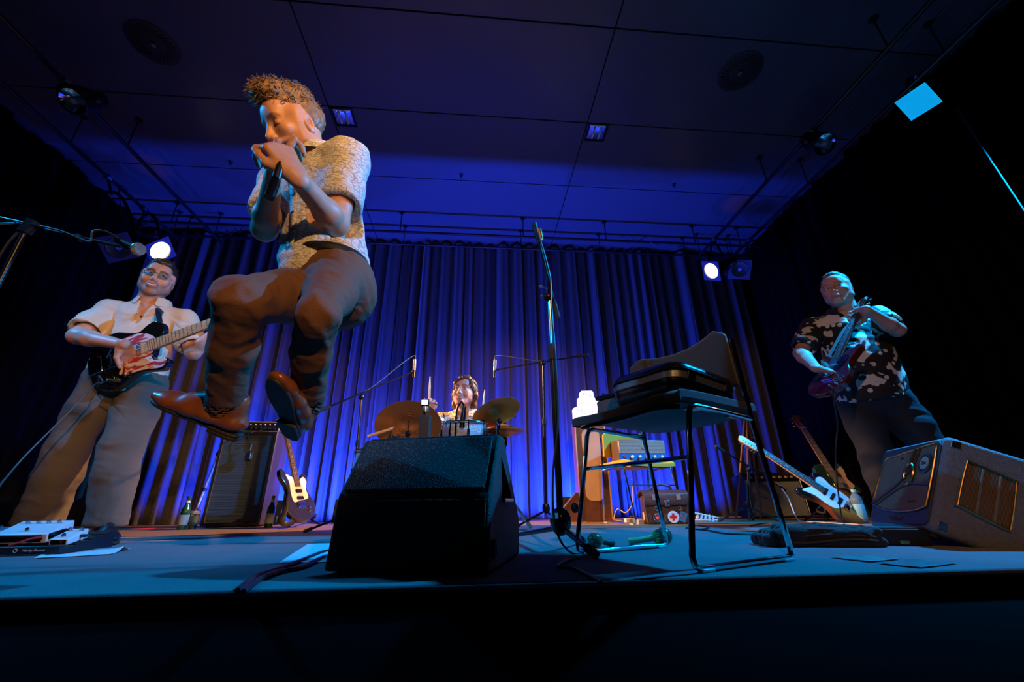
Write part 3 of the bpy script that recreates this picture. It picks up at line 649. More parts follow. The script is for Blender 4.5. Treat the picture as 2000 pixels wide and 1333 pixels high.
def guitar(label, p, ex, ez, kind, m_body, m_guard, m_neck, m_board, sc=1.0, head='six', scale_len=.63, m_hw=None, guard=None, m_head=None, name='electric_guitar'):
    m_hw = m_hw or M_chrome
    ex = Vector(ex).normalized(); ez = Vector(ez); ez = (ez-ex*ez.dot(ex)).normalized(); ey = ez.cross(ex)
    t = thing(name, label, 'guitar', p, frame(ex*sc, ey*sc, ez*sc))
    o = [(v.x, v.y) for v in spline([(a, c, 0) for a, c in OUT[kind]], 4, True)]
    MB().prism(o, -.040, 0, None).build('body', m_body, t, bevel=.007, seg=3)
    if guard: MB().prism([(v.x, v.y) for v in spline([(a, c, 0) for a, c in guard], 4, True)], .0005, .003).build('pickguard', m_guard, t)
    L = scale_len
    def quad(x0, w0, x1, w1, z0, z1): return MB().prism([(x0, -w0), (x1, -w1), (x1, w1), (x0, w0)], z0, z1)
    b = MB(); b.tube([(.17, 0, -.007), (L, 0, -.004)], [.027, .0215], 12, flat=.62); b.build('neck', m_neck, t)
    quad(.15, .0285, L, .0215, .003, .010).build('fretboard', m_board, t, bevel=.001)
    b = MB()
    for k in range(1, 22):
        x = L*2**(-k/12); 
        if x > .16: b.box((x, 0, .0108), (.0022, 2*(.0285-(x-.15)/(L-.15)*.007), .0018))
    b.build('frets', M_steel, t)['kind'] = 'stuff'
    mi = mat('inlay', (.75, .72, .6), .3) if m_board != m_neck else M_black
    for k in (3, 5, 7, 9, 12, 15):
        x = L*(2**(-k/12)+2**(-(k-1)/12))/2
        if x > .17: MB().lathe([(.0045, 0), (.0045, .0006), (0, .0006)], 10, (x, 0, .0102)).build('inlay', mi, t)
    MB().box((L+.002, 0, .009), (.005, .043, .008)).build('nut', M_white, t)
    mh = m_head or m_neck
    if head == 'six':
        hp = [(L, -.021), (L+.05, -.028), (L+.17, -.024), (L+.19, .0), (L+.175, .036), (L+.155, .045), (L+.04, .036), (L, .022)]; tun = [(L+.03+.023*k, .047, 1) for k in range(6)]
    elif head == 'four': hp = [(L, -.021), (L+.06, -.034), (L+.20, -.026), (L+.215, .01), (L+.19, .045), (L+.05, .038), (L, .022)]; tun = [(L+.05+.04*k, .05, 1) for k in range(4)]
    else: hp = [(L, -.021), (L+.03, -.037), (L+.14, -.042), (L+.165, -.02), (L+.155, 0), (L+.165, .02), (L+.14, .042), (L+.03, .037), (L, .021)]; tun = [(L+.035+.04*k, s*.05, s) for k in range(3) for s in (-1, 1)]
    MB().prism(hp, -.012, .003).build('headstock', mh, t, bevel=.003)
    for x, y, s in tun:
        g = MB().lathe([(.005, -.012), (.004, .008), (0, .008)], 10, (x, y*.55, .004)).build('tuner', m_hw, t)
        MB().tube([(x, y*.6, -.006), (x, y*1.15, -.006)], .003, 6).build('tuner_shaft', m_hw, g); MB().ball((x, y*1.25, -.006), (.009, .007, .006), 10, 6).build('tuner_button', m_hw, g)
    for k in range(6):
        y = -.5+k/5; MB().tube([(.0, y*.052, .014), (L, y*.035, .0125), (L+.03+.02*k, y*.03, .008)], .0007, 4).build('string', M_steel, t)
    return t, ex, ey, ez
def hardware(t, pick, knobs, bridge, m_hw=M_chrome, m_pick=M_blackgloss, switch=None):
    for x, w_, l_, m in pick: q = MB().prism(rrect(l_, w_, min(l_, w_)*.3, 4, x, 0), .001, .010).build('pickup', m or m_pick, t, bevel=.002)
    for x, y, r in knobs:
        MB().lathe([(r, 0), (r*.95, .014), (r*.7, .017), (0, .017)], 16, (x, y, .001)).build('knob', m_hw, t)
    MB().box((bridge[0], 0, .006), (bridge[1], bridge[2], .010)).build('bridge', m_hw, t, bevel=.002)
    for k in range(6): MB().box((bridge[0], -.026+.0104*k, .013), (.016, .008, .005)).build('saddle', m_hw, t)
    if switch: 
        MB().box((switch[0], switch[1], .003), (.05, .01, .004)).build('switch_plate', m_hw, t); MB().tube([(switch[0], switch[1], .002), (switch[0]+.006, switch[1], .02)], .003, 6).build('switch_lever', m_hw, t)
M_gblack = mat('guitar_black', (.006, .006, .007), .12, coat=1)
M_rose = mat('rosewood', (.055, .02, .011), .45, var=(30, (.09, .035, .02)))
M_mapb = mat('maple_board', (.70, .52, .27), .3, coat=.4)
# guitar held by the man in the cream shirt
M_redpaint = mat('worn_red_guard', (.66, .64, .66), .4)
nt = M_redpaint.node_tree; tc = nd(nt, 'ShaderNodeTexCoord'); mp_ = nd(nt, 'ShaderNodeMapping'); mp_.inputs['Scale'].default_value = (7, 34, 7); nt.links.new(tc.outputs['Object'], mp_.inputs['Vector'])
n = nd(nt, 'ShaderNodeTexNoise', i_Scale=1.6, i_Detail=4.0); nt.links.new(mp_.outputs[0], n.inputs['Vector'])
r = nd(nt, 'ShaderNodeValToRGB'); r.color_ramp.elements[0].position = .50; r.color_ramp.elements[1].position = .53; r.color_ramp.elements[0].color = (.70, .67, .68, 1); r.color_ramp.elements[1].color = (.45, .03, .05, 1)
nt.links.new(n.outputs['Fac'], r.inputs['Fac']); nt.links.new(r.outputs['Color'], bsdf(M_redpaint).inputs['Base Color'])
TG_b, TG_n = at(222, 704, 2.46), at(432, 624, 2.36)
TG = guitar('black electric guitar with worn red and white pickguard held by cream-shirted man', TG_b, TG_n-TG_b, Vector((.30, -1, .10)), 'tele', M_gblack, M_redpaint, M_pale, M_mapb, 1.14, 'six',
            guard=[(.03, .085), (.10, .10), (.17, .085), (.22, .04), (.20, .0), (.20, -.03), (.19, -.06), (.21, -.09), (.255, -.095), (.262, -.115), (.23, -.138), (.14, -.115), (.08, -.105), (.05, -.05), (.06, .0)])
hardware(TG[0], [(.14, .07, .024, M_chrome), (.045, .075, .03, None)], [(.0, -.105, .012), (-.035, -.10, .012)], (-.012, .085, .085), switch=(.05, -.11))
MB().tube(spline([(-.02, .02, .015), (.03, .05, .03), (.06, .01, .035)], 5), .0045, 8).build('vibrato_arm', M_chrome, TG[0]); MB().box((-.085, 0, .008), (.07, .09, .012)).build('vibrato_tail', M_chrome, TG[0], bevel=.004)
# red guitar held by the man in the black patterned shirt
M_cherry = mat('cherry_lacquer', (.12, .012, .012), .2, var=(18, (.07, .008, .008)), coat=.8)
SG_b, SG_n = at(1616, 742, 2.30), at(1684, 590, 2.28)
SG = guitar('cherry red double-horn electric guitar held upright by man in patterned shirt', SG_b, SG_n-SG_b, Vector((-1, -.02, .2)), 'sg', M_cherry, M_gblack, mat('mahogany', (.10, .03, .018), .35, coat=.4), M_rose, .95, 'three', scale_len=.60, m_head=M_gblack,
            guard=[(.06, .0), (.08, -.06), (.14, -.1), (.19, -.085), (.18, 0), (.185, .04), (.1, .05)])
hardware(SG[0], [(.14, .07, .034, M_chrome), (.045, .07, .034, M_chrome)], [(-.03, -.08, .012), (-.065, -.06, .012), (-.02, -.12, .012), (-.06, -.105, .012)], (0, .02, .08))
# bass on a stand beside the tall amplifier
M_bblue = mat('dark_lacquer', (.02, .02, .035), .15, coat=1)
a_, b_ = at(588, 985, 3.78), at(563, 868, 3.86)
BG = guitar('dark electric bass with pale pickguard on a stand right of the tall amplifier', a_, b_-a_, Vector((1.0, -.42, .12)), 'strat', M_bblue, mat('pale_guard', (.7, .62, .6), .4), M_pale, M_rose, 1.0, 'four', scale_len=.62, name='electric_bass',
            guard=[(.02, .07), (.10, .085), (.19, .08), (.26, .10), (.23, .03), (.21, -.03), (.24, -.08), (.2, -.11), (.13, -.085), (.05, -.09), (.03, 0)])
hardware(BG[0], [(.11, .07, .03, None), (.05, .07, .03, None)], [(-.03, -.08, .012), (-.06, -.07, .012)], (-.01, .05, .08))
pts = [at(567, 935, 3.8)+Vector((.0, .02, 0)), at(560, 965, 3.7), at(556, 1000, 3.62), at(548, 1018, 3.58), at(560, 1024, 3.6), at(577, 1018, 3.72)]
MB().tube(spline(pts, 6), .020, 6, flat=.25).build('strap', M_black, BG[0], world=True)
def gstand(label, base, yaw):
    t = thing('guitar_stand', label, 'guitar stand', base, yaw, 'guitar stands')
    MB().tube([(-.13, -.10, .008), (0, .02, .10), (.13, -.10, .008)], .007, 8).build('front_legs', M_blackmetal, t); MB().tube([(0, .02, .10), (0, .2, .008)], .007, 8).build('rear_leg', M_blackmetal, t)
    MB().tube([(0, .02, .10), (0, .05, .34)], .008, 8).build('post', M_blackmetal, t)
    for s in (-1, 1): MB().tube(spline([(s*.01, .02, .11), (s*.07, -.0, .08), (s*.08, -.07, .07), (s*.08, -.08, .10)], 4), .008, 8).build('cradle_arm', M_rubber, t)
gstand('small black guitar stand holding the dark bass', (a_.x-.03, 3.93, 0), math.radians(40))
# sunburst guitar lying against its stand at right
M_burst = mat('sunburst', (.5, .16, .02), .15, coat=1); nt = M_burst.node_tree; tc = nd(nt, 'ShaderNodeTexCoord')
g = nd(nt, 'ShaderNodeTexGradient', gradient_type='SPHERICAL'); mp_ = nd(nt, 'ShaderNodeMapping'); mp_.inputs['Scale'].default_value = (4.2, 6.0, 1); mp_.inputs['Location'].default_value = (-.2, 0, 0)
nt.links.new(tc.outputs['Object'], mp_.inputs['Vector']); nt.links.new(mp_.outputs[0], g.inputs['Vector'])
r = nd(nt, 'ShaderNodeValToRGB'); r.color_ramp.elements[0].color = (.008, .004, .003, 1); r.color_ramp.elements[1].color = (.45, .13, .015, 1); r.color_ramp.elements[0].position = .0; r.color_ramp.elements[1].position = .6
e = r.color_ramp.elements.new(.25); e.color = (.16, .03, .008, 1); nt.links.new(g.outputs['Fac'], r.inputs['Fac']); nt.links.new(r.outputs['Color'], bsdf(M_burst).inputs['Base Color'])
a_, b_ = at(1655, 990, 3.02), at(1540, 915, 3.18)
G2 = guitar('sunburst electric guitar with white pickguard reclining low at right', a_, b_-a_, Vector((-.05, -1, .55)), 'strat', M_burst, M_white, M_pale, M_rose, 1.0, 'six', scale_len=.63,
            guard=[(.0, -.06), (.04, .07), (.10, .095), (.19, .09), (.27, .115), (.25, .06), (.22, .0), (.24, -.07), (.21, -.115), (.14, -.09), (.06, -.09)])
hardware(G2[0], [(.15, .07, .022, None), (.10, .07, .022, None), (.05, .07, .022, None)], [(-.02, -.09, .011), (-.05, -.075, .011), (-.08, -.055, .011)], (0, .04, .075))
gstand('black guitar stand under the sunburst guitar', (a_.x-.02, 3.22, 0), math.radians(8))
a_, b_ = at(1644, 958, 3.36), at(1574, 846, 3.62)
G3 = guitar('green single-cut electric guitar with cream pickguard standing at right', a_, b_-a_, Vector((-.15, -1, .35)), 'lp', mat('green_guitar', (.012, .05, .045), .15, coat=1), mat('cream_guard', (.65, .42, .25), .4), mat('mahogany', (.10, .03, .018), .35, coat=.4), M_rose, 1.0, 'three', scale_len=.62,
            guard=[(.0, -.04), (.03, -.12), (.10, -.10), (.17, -.115), (.22, -.11), (.2, -.08), (.19, -.045), (.1, -.035)], m_hw=M_brass)
hardware(G3[0], [(.14, .08, .045, M_brass), (.045, .08, .045, M_brass)], [(-.03, -.08, .012), (-.065, -.06, .012), (-.02, -.12, .012)], (0, .02, .085), M_brass)
gstand('black guitar stand under the green guitar', (a_.x-.0, 3.58, 0), math.radians(10))
# ------------------------------------------------------------------ tall amplifier with head
t = thing('tall_cabinet', 'tall black loudspeaker cabinet with grey ribbed cloth left of the drums', 'speaker', (-2.054, 3.982, 0), math.radians(3.9))
w, dp, hh = .461, .311, .80
MB().box((0, dp/2, hh/2+.008), (w, dp, hh-.012)).build('cabinet', mat('cabinet_vinyl', (.03, .02, .022), .5, bump=(200, .4)), t, bevel=.008)
ring(rrect(w, hh-.012, .01, 3, 0, hh/2+.008), rrect(w-.05, hh-.062, .008, 3, 0, hh/2+.008), 0, .016, front(0)).build('baffle_frame', mat('frame_black', (.02, .02, .024), .4), t, bevel=.003)
MB().box((0, .002, hh/2+.008), (w-.05, .012, hh-.064)).build('ribbed_cloth', wovenmat('ribbed_cloth_cyan_tint', (.02, .035, .05), (.07, .12, .17), 33, 'Z', .7, 0, .6), t)  # blue tint in the cloth colour stands in for cyan stage light
for x in (-.19, .19):
    for y in (.03, .27): MB().lathe([(.016, 0), (.016, .012)], 10, (x, y, .0)).build('foot', M_rubber, t)
t = thing('amplifier_head', 'black amplifier head with chrome knobs on top of the tall cabinet', 'amplifier', (-2.02, 4.01, .80), math.radians(5))
MB().box((0, .11, .052), (.37, .21, .092)).build('case', M_texblack, t, bevel=.006)
ring(rrect(.372, .096, .008, 3, 0, .052), rrect(.352, .078, .005, 3, 0, .052), -.002, .008, front(0.005)).build('trim', mat('cream_trim', (.55, .38, .2), .4), t)
MB().box((0, .002, .052), (.35, .006, .076)).build('control_panel', M_black, t)
for i in range(8):
    x = -.145+i*.041
    if i not in (1,): MB().lathe([(.011, 0), (.009, .014), (0, .014)], 12, (x, -.001, .035), (0, -1, 0)).build('knob', M_chrome, t)
    MB().lathe([(.005, 0), (.004, .008), (0, .008)], 10, (x, -.001, .072), (0, -1, 0)).build('small_switch', M_white, t)
MB().box((-.118, -.002, .045), (.008, .004, .012)).build('pilot_light', mat('green_led', (.3, .8, .3), .3, emit=((.4, 1, .35), 2.0)), t)
for x in (-.15, .15): MB().lathe([(.012, 0), (.012, .008)], 10, (x, .05, .0)).build('foot', M_rubber, t)
tp = at(489, 850, 3.95); mp0 = at(487, 888, 3.90)
t = thing('hanging_microphone', 'black microphone hanging by its cable before the tall cabinet', 'microphone', mp0)
MB().tube(spline([(-1.98, 4.09, .815), (-1.98, 4.0, .812), tp+Vector((0, -.035, .0)), mp0+Vector((0, .0, .06)), mp0+Vector((0, .0, .03))], 6), .005, 6).build('cable', M_cable, t, world=True)
MB().tube([mp0+Vector((0, 0, .03)), mp0+Vector((0, 0, .085))], .008, 8).build('connector', M_steel, t, world=True)
MB().box(mp0-Vector((0, 0, .015)), (.055, .03, .075)).build('body', M_texblack, t, world=True, bevel=.01)
MB().box(mp0-Vector((-.0, .018, .015)), (.046, .008, .06)).build('grille', M_steel, t, world=True, bevel=.004)
# ------------------------------------------------------------------ wooden cabinet with light-up sign
t = thing('wooden_cabinet', 'tall brown wooden loudspeaker cabinet with long pale rounded grille', 'speaker', (1.079, 3.87, 0), math.radians(-6.9))
w, dp, hh = .286, .27, .911
MB().box((0, dp/2, hh/2), (w, dp, hh-.01)).build('cabinet', M_wood, t, bevel=.006)
MB().prism(rrect(.165, .64, .06, 8, .0, .495), .0, .008, front(0)).build('grille', mat('pale_grille_cloth', (.62, .40, .25), .8, bump=(500, .5), var=(4, (.55, .34, .2), .3)), t)
for s in (-1, 1): MB().box((s*(w/2-.004), -.002, hh/2), (.010, .008, hh-.02)).build('edge_strip', mat('cream_trim', (.55, .38, .2), .4), t)
for x in (-.11, .11): MB().box((x, .1, .004), (.03, .2, .012)).build('runner', M_steel, t)
M_glow = mat('sign_face', (1, 1, 1), .4, emit=((1.0, .96, 1.0), 1.5)); M_side = mat('sign_side', (.9, .9, .92), .4, emit=((1, .95, 1), .9))
sg = thing('light_up_sign', 'glowing white stepped letter sign on top of the wooden cabinet', 'sign', (1.098, 3.90, .911), math.radians(-6.9))
step = [(-.165, .0), (.165, .0), (.165, .10), (.125, .115), (.12, .19), (.105, .205), (.055, .21), (.05, .27), (.035, .285), (-.065, .285), (-.085, .265), (-.085, .22), (-.11, .205), (-.115, .125), (-.15, .115), (-.165, .10)]
MB().prism(step, -.03, .012, front(0)).build('backing_board', M_side, sg, bevel=.004)
MB().prism([(x*.955, .006+z*.955) for x, z in step], .0122, .0135, front(0)).build('light_panel', M_glow, sg)
mgl = mat('sign_letter', (.5, .48, .48), .5, emit=((1, .93, .9), .35))
for s_, z, sz in (('The', .235, .075), ('Ancient', .16, .066), ('Mentals', .075, .085)):
    text_mesh('letters', s_, sz, mgl, sg, front(-.018) @ Matrix.Translation((-.012 if s_ == 'The' else 0, z, 0)), .004)
a = at(1110, 1000, 4.02)
t = thing('wooden_flap', 'brown wooden wedge panel leaning at the left foot of the wooden cabinet', 'panel', (a.x, 4.0, 0), math.radians(-6))
P = [(-.16, 0), (.10, 0), (.10, .24), (.07, .25)]
MB().prism(P, -.06, .06, front(0)).build('panel', M_wood, t, bevel=.004); MB().tube([(-.16, -.062, .006), (.07, -.062, .25)], .005, 6).build('edge_strip', M_brass, t)
# small valve amplifier on the yellow chair
cyw = Matrix.Rotation(yc_yaw, 3, 'Z'); cc = Vector(yc_loc)+cyw @ Vector((0, .09, 0))
t = thing('small_amplifier', 'small vintage amplifier with perforated silver grille standing on the yellow chair', 'amplifier', (1.405, 3.47, .482), math.radians(3))
w, dp, hh = .42, .19, .175
MB().box((0, dp/2, hh/2), (w, dp, hh)).build('case', mat('bronze_case', (.16, .09, .05), .4, .3), t, bevel=.006)
m_perf = mat('perforated_silver', (.52, .40, .30), .4, .5); nt = m_perf.node_tree; tc = nd(nt, 'ShaderNodeTexCoord'); v = nd(nt, 'ShaderNodeTexVoronoi', i_Scale=95.0, i_Randomness=.0); nt.links.new(tc.outputs['Object'], v.inputs['Vector'])
r = nd(nt, 'ShaderNodeValToRGB'); r.color_ramp.elements[0].position = .28; r.color_ramp.elements[1].position = .36; r.color_ramp.elements[0].color = (.06, .04, .03, 1); r.color_ramp.elements[1].color = (.62, .48, .36, 1); nt.links.new(v.outputs['Distance'], r.inputs['Fac']); nt.links.new(r.outputs['Color'], bsdf(m_perf).inputs['Base Color'])
MB().box((0, -.004, .115), (w-.01, .010, .108)).build('perforated_grille', m_perf, t, bevel=.002)
MB().box((0, -.005, .030), (w-.005, .012, .058), Matrix.Rotation(-.25, 3, 'X')).build('control_panel', mat('blue_panel', (.02, .05, .22), .35), t)
MB().lathe([(.016, 0), (.018, .004), (.010, .006), (0, .006)], 18, (.012, -.010, .115), (0, -1, 0)).build('round_emblem', mat('emblem_green', (.35, .5, .3), .3, .3), t)
for i, x in enumerate((-.10, -.035, .03, .095, .16)): MB().lathe([(.015 if i == 0 else .012, 0), (.010, .018), (0, .018)], 14, (x, -.014, .032), (0, -1, .25)).build('knob', M_white, t)
MB().box((-.165, -.014, .036), (.018, .008, .022)).build('rocker_switch', mat('red_rocker', (.6, .05, .03), .4), t); MB().lathe([(.006, 0), (.005, .006), (0, .006)], 10, (-.165, -.012, .014), (0, -1, 0)).build('jack', M_steel, t)
# leather bag with stickers
t = thing('leather_bag', 'brown leather doctor bag covered with round stickers and a red cross', 'bag', (1.462, 3.259, 0), math.radians(-9))
w, dp, hh = .33, .2, .235
Mb = mat('bag_leather', (.07, .035, .028), .45, var=(12, (.045, .02, .017)), bump=(150, .3))
MB().box((0, dp/2, .105), (w, dp, .21), taper=(.98, .8)).build('body', Mb, t, bevel=.02, seg=3)
prof = [(-.012, .135), (-.016, .175), (-.005, .22), (.03, .243), (.10, .25), (.17, .243), (.205, .22), (.21, .19), (.20, .19), (.19, .215), (.10, .235), (.03, .228), (.01, .205), (.0, .14)]
MB().prism(prof, -w/2-.008, w/2+.008, YZ).build('flap', Mb, t, bevel=.006, seg=3)
MB().tube(spline([(-.07, .1, .25), (-.065, .1, .275), (0, .1, .288), (.065, .1, .275), (.07, .1, .25)], 5), .009, 8).build('handle', Mb, t)
for x in (-.07, .07): MB().tube([(x+.015*math.cos(a), .1, .252+.012*math.sin(a)) for a in [i*.6 for i in range(11)]], .003, 6).build('handle_ring', M_brass, t)
F = front(0); yb = -.003
lk = MB().box((.0, -.016, .15), (.035, .010, .045)).build('lock', M_steel, t, bevel=.004); MB().lathe([(.009, 0), (.009, .004), (.004, .005), (0, .005)], 14, (0, -.022, .143), (0, -1, 0)).build('lock_button', M_chrome, lk)
for x in (-.085, .09): MB().tube([(x+.011*math.cos(a), -.006, .115+.014*math.sin(a)) for a in [i*.6 for i in range(12)]], .003, 6).build('strap_ring', M_steel, t); 
for x in (-.09, .09): MB().prism(rrect(.03, .04, .006, 3, x, .195), .0145, .018, front(0)).build('pale_patch', mat('worn_patch', (.3, .26, .25), .5), t)
def sticker(name, x, z, r, m, n=28, off=.0):
    q = MB().lathe([(r, 0), (r, .0012), (0, .0012)], n, (x, yb-off, z), (0, -1, 0)).build(name, m, t); return q
YS = -.0035
def stick(name, x, z, r, m, lay): return MB().lathe([(r, 0), (r, .001), (0, .001)], 28, (x, .018-.0045-.20*0+(-.0165 if False else 0)-.0135-.001*lay+.0, z), (0, -1, 0)).build(name, m, t)
M_sw = mat('sticker_white', (.82, .82, .82), .45); M_sr = mat('sticker_red', (.7, .015, .02), .45); M_sk = mat('sticker_black', (.015, .02, .03), .45); M_sb = mat('sticker_blue', (.03, .22, .32), .4)
s1 = stick('cross_sticker', .035, .055, .042, M_sw, 1)
MB().box((.035, -.004, .055), (.05, .001, .017)).build('red_cross', M_sr, s1); MB().box((.035, -.004, .055), (.017, .0012, .05)).build('red_cross', M_sr, s1)
s2 = stick('round_sticker', -.085, .05, .034, M_sk, 1); stick('sticker_centre', -.085, .05, .016, M_sr, 2)
for k in range(12):
    a = 2*PI*k/12; MB().box((-.085+.026*math.cos(a), -.003, .05+.026*math.sin(a)), (.007, .001, .004), Matrix.Rotation(-a, 3, 'Y')).build('sticker_mark', M_sw, s2)
text_mesh('sticker_letters', 'US', .014, M_sw, s2, front(-.0042) @ Matrix.Translation((-.085, .05, 0)), .0004, .0006)
MB().box((.105, -.0035, .055), (.05, .002, .068), Matrix.Rotation(.45, 3, 'Y')).build('blue_tag_sticker', M_sb, t); MB().tube([(.105+.016*math.cos(a), -.0052, .06+.018*math.sin(a)) for a in [i*.35 for i in range(19)]], .0016, 5).build('tag_ring', M_sr, t)
s4 = MB().lathe([(.03, 0), (.03, .001), (0, .001)], 24, (-w/2-.0005, .09, .06), (-1, 0, 0)).build('side_sticker', M_sw, t); MB().tube([(-w/2-.002, .09+.018*math.cos(a), .06+.018*math.sin(a)) for a in [i*.35 for i in range(19)]], .002, 5).build('sticker_ring', M_sk, s4)
# power boxes and plugs by the yellow chair
t = thing('power_strip', 'white plug box on the floor under the yellow chair', 'plug box', (at(1230, 1024, 3.42).x, 3.42, 0), .1)
MB().box((0, 0, .022), (.075, .05, .044)).build('box', M_white, t, bevel=.004); MB().lathe([(.014, 0), (.012, .004), (0, .004)], 14, (0, -.025, .024), (0, -1, 0)).build('socket', mat('socket_grey', (.3, .3, .3), .5), t); MB().tube(spline([(.037, 0, .02), (.08, .03, .01), (.14, .02, .006), (.2, .1, .006)], 5), .004, 6).build('lead', M_white, t)
t = thing('adapter_block', 'pale blue-lit power adapter beside the leather bag', 'plug box', (at(1250, 1021, 3.36).x, 3.36, 0), .1)
MB().box((0, 0, .018), (.05, .05, .036)).build('box', mat('adapter_grey', (.4, .45, .5), .5), t, bevel=.004); MB().tube(spline([(0, .02, .03), (-.03, .06, .06), (-.06, .1, .03), (-.1, .15, .006)], 5), .004, 6).build('lead', M_cable, t)
t = thing('white_bracket', 'white slatted folding bracket on the floor right of the leather bag', 'stand', (at(1368, 1015, 3.55).x, 3.55, 0), .2)
for k in range(5): MB().box((-.02+.028*k, -.01*k, .05-.006*k), (.014, .012, .05), Matrix.Rotation(.5, 3, 'Y')).build('slat', M_white, t)
MB().tube([(-.06, 0, .075), (.16, -.03, .03)], .007, 6).build('top_rail', M_white, t); MB().tube([(-.06, 0, .02), (.19, -.04, .012)], .007, 6).build('bottom_rail', M_white, t)
# combo amplifier at right
t = thing('combo_amplifier', 'combo amplifier with blue-lit grille cloth and a row of knobs at right', 'amplifier', (2.83, 3.888, .012), rotm(math.radians(-8), math.radians(-6.2)))
w, dp, hh = .528, .25, .40
MB().box((0, dp/2, hh/2), (w, dp, hh)).build('cabinet', mat('combo_vinyl', (.015, .015, .017), .5, bump=(200, .4)), t, bevel=.008)
MB().box((0, -.003, .165), (w-.04, .010, .30)).build('grille_cloth', mat('silver_cloth', (.16, .19, .21), .6, bump=(400, .6), var=(90, (.11, .13, .15))), t)
MB().box((0, -.004, .355), (w-.04, .012, .055)).build('control_panel', M_black, t)
for i in range(8): MB().lathe([(.013, 0), (.010, .016), (0, .016)], 12, (-.2+i*.055, -.01, .355), (0, -1, 0)).build('knob', mat('skirted_knob', (.5, .4, .25), .3, .6), t)
MB().lathe([(.007, 0), (.005, .008), (0, .008)], 10, (.245, -.01, .355), (0, -1, 0)).build('jewel_light', mat('red_jewel', (.8, .05, .05), .2, emit=((1, .06, .05), 6)), t)
MB().tube(spline([(-.08, .1, hh), (-.06, .1, hh+.02), (.06, .1, hh+.02), (.08, .1, hh)], 5), .009, 8, flat=.5).build('handle', M_rubber, t)
for s in (-1, 1): MB().tube([(s*(w/2-.01), -.008, .33), (s*(w/2-.01), -.008, .01)], .004, 6).build('piping', M_steel, t)
for x in (-.22, .22): MB().box((x, .08, -.004), (.03, .14, .012)).build('foot', M_rubber, t)
# bottles
def bottle(label, x, y, m, prof, lab_m, name='beer_bottle', cap=None):
    t = thing(name, label, 'bottle', (x, y, 0))
    MB().lathe(prof, 20).build('glass', m, t, smooth=60)
    zl, zh, rl = lab_m[1:]
    MB().lathe([(rl, zl), (rl+.0006, zl+.001), (rl+.0006, zh-.001), (rl, zh)], 20, caps=False).build('paper_label', lab_m[0], t)
    if name == 'beer_bottle': MB().lathe([(.0155, .185), (.0145, .215)], 16, caps=False).build('neck_label', lab_m[0], t)
    if cap: MB().lathe(cap[1], 18).build('cap', cap[0], t)
M_gglass = mat('green_glass', (.015, .07, .02), .08, coat=1); M_lab = mat('bottle_label', (.55, .55, .45), .6, var=(50, (.35, .42, .35)))
BP = [(.0, .0), (.030, .0), (.0315, .006), (.0315, .13), (.028, .155), (.016, .185), (.0135, .215), (.0135, .232), (.0155, .236), (.0155, .245), (0, .245)]
bottle('green beer bottle standing left of the tall cabinet beside a beer glass', at(355, 1030, 3.72).x, 3.72, M_gglass, BP, (M_lab, .035, .11, .0318))
bottle('green beer bottle standing at the right foot of the tall cabinet', at(524, 1028, 3.80).x, 3.80, M_gglass, BP, (M_lab, .035, .11, .0318))
t = thing('beer_glass', 'half-full tumbler of amber beer next to the left beer bottle', 'glass', (at(375, 1030, 3.78).x, 3.78, 0))
MB().lathe([(0, 0), (.030, 0), (.034, .14), (.032, .14), (.028, .006), (0, .006)], 20).build('glass', mat('clear_glass', (.9, .9, .9), .03, trans=1), t); MB().lathe([(0, .007), (.0275, .007), (.031, .115), (0, .115)], 20).build('beer', mat('amber_beer', (.35, .13, .015), .2, trans=.3), t); MB().lathe([(0, .1155), (.031, .1155), (.0316, .134), (0, .136)], 20).build('foam', mat('beer_foam', (.7, .62, .45), .8), t); MB().lathe([(.0345, .03), (.036, .10)], 20, caps=False).build('sleeve_print', mat('glass_print', (.03, .05, .03), .5), t)
bottle('clear plastic water bottle beside the grey vintage amplifier', at(1685, 1020, 3.0).x, 3.0, mat('clear_plastic', (.5, .75, .85), .08, trans=.75), [(0, 0), (.034, 0), (.036, .01), (.036, .08), (.033, .09), (.036, .10), (.036, .16), (.028, .185), (.014, .205), (.013, .215), (0, .215)], (mat('water_label', (.2, .55, .65), .5), .03, .13, .0365), 'water_bottle', (mat('bottle_cap', (.3, .75, .75), .4), [(0, .212), (.016, .212), (.016, .232), (0, .232)]))
# ------------------------------------------------------------------ microphone stands
def tripod_base(t, hub, feet, r=.008, m=M_blackmetal):
    for f in feet:
        g = MB().tube([hub, f], r, 8).build('leg', m, t, world=True)
        d = (Vector(f)-Vector(hub)).normalized(); MB().tube([Vector(f)-d*.045, Vector(f)+d*.004], r*1.5, 8).build('rubber_tip', M_rubber, g, world=False) if False else MB().tube([Vector(f)-d*.05, Vector(f)], r*1.6, 8).build('rubber_tip', M_rubber, t, world=True)
def pencil_mic(t, top, bottom, r=.011):
    MB().tube([top, lerp(top, bottom, .6)], r, 10).build('mic_body', M_steel, t, world=True); MB().tube([lerp(top, bottom, .62), bottom], r*.92, 10).build('mic_capsule', M_blackmetal, t, world=True)
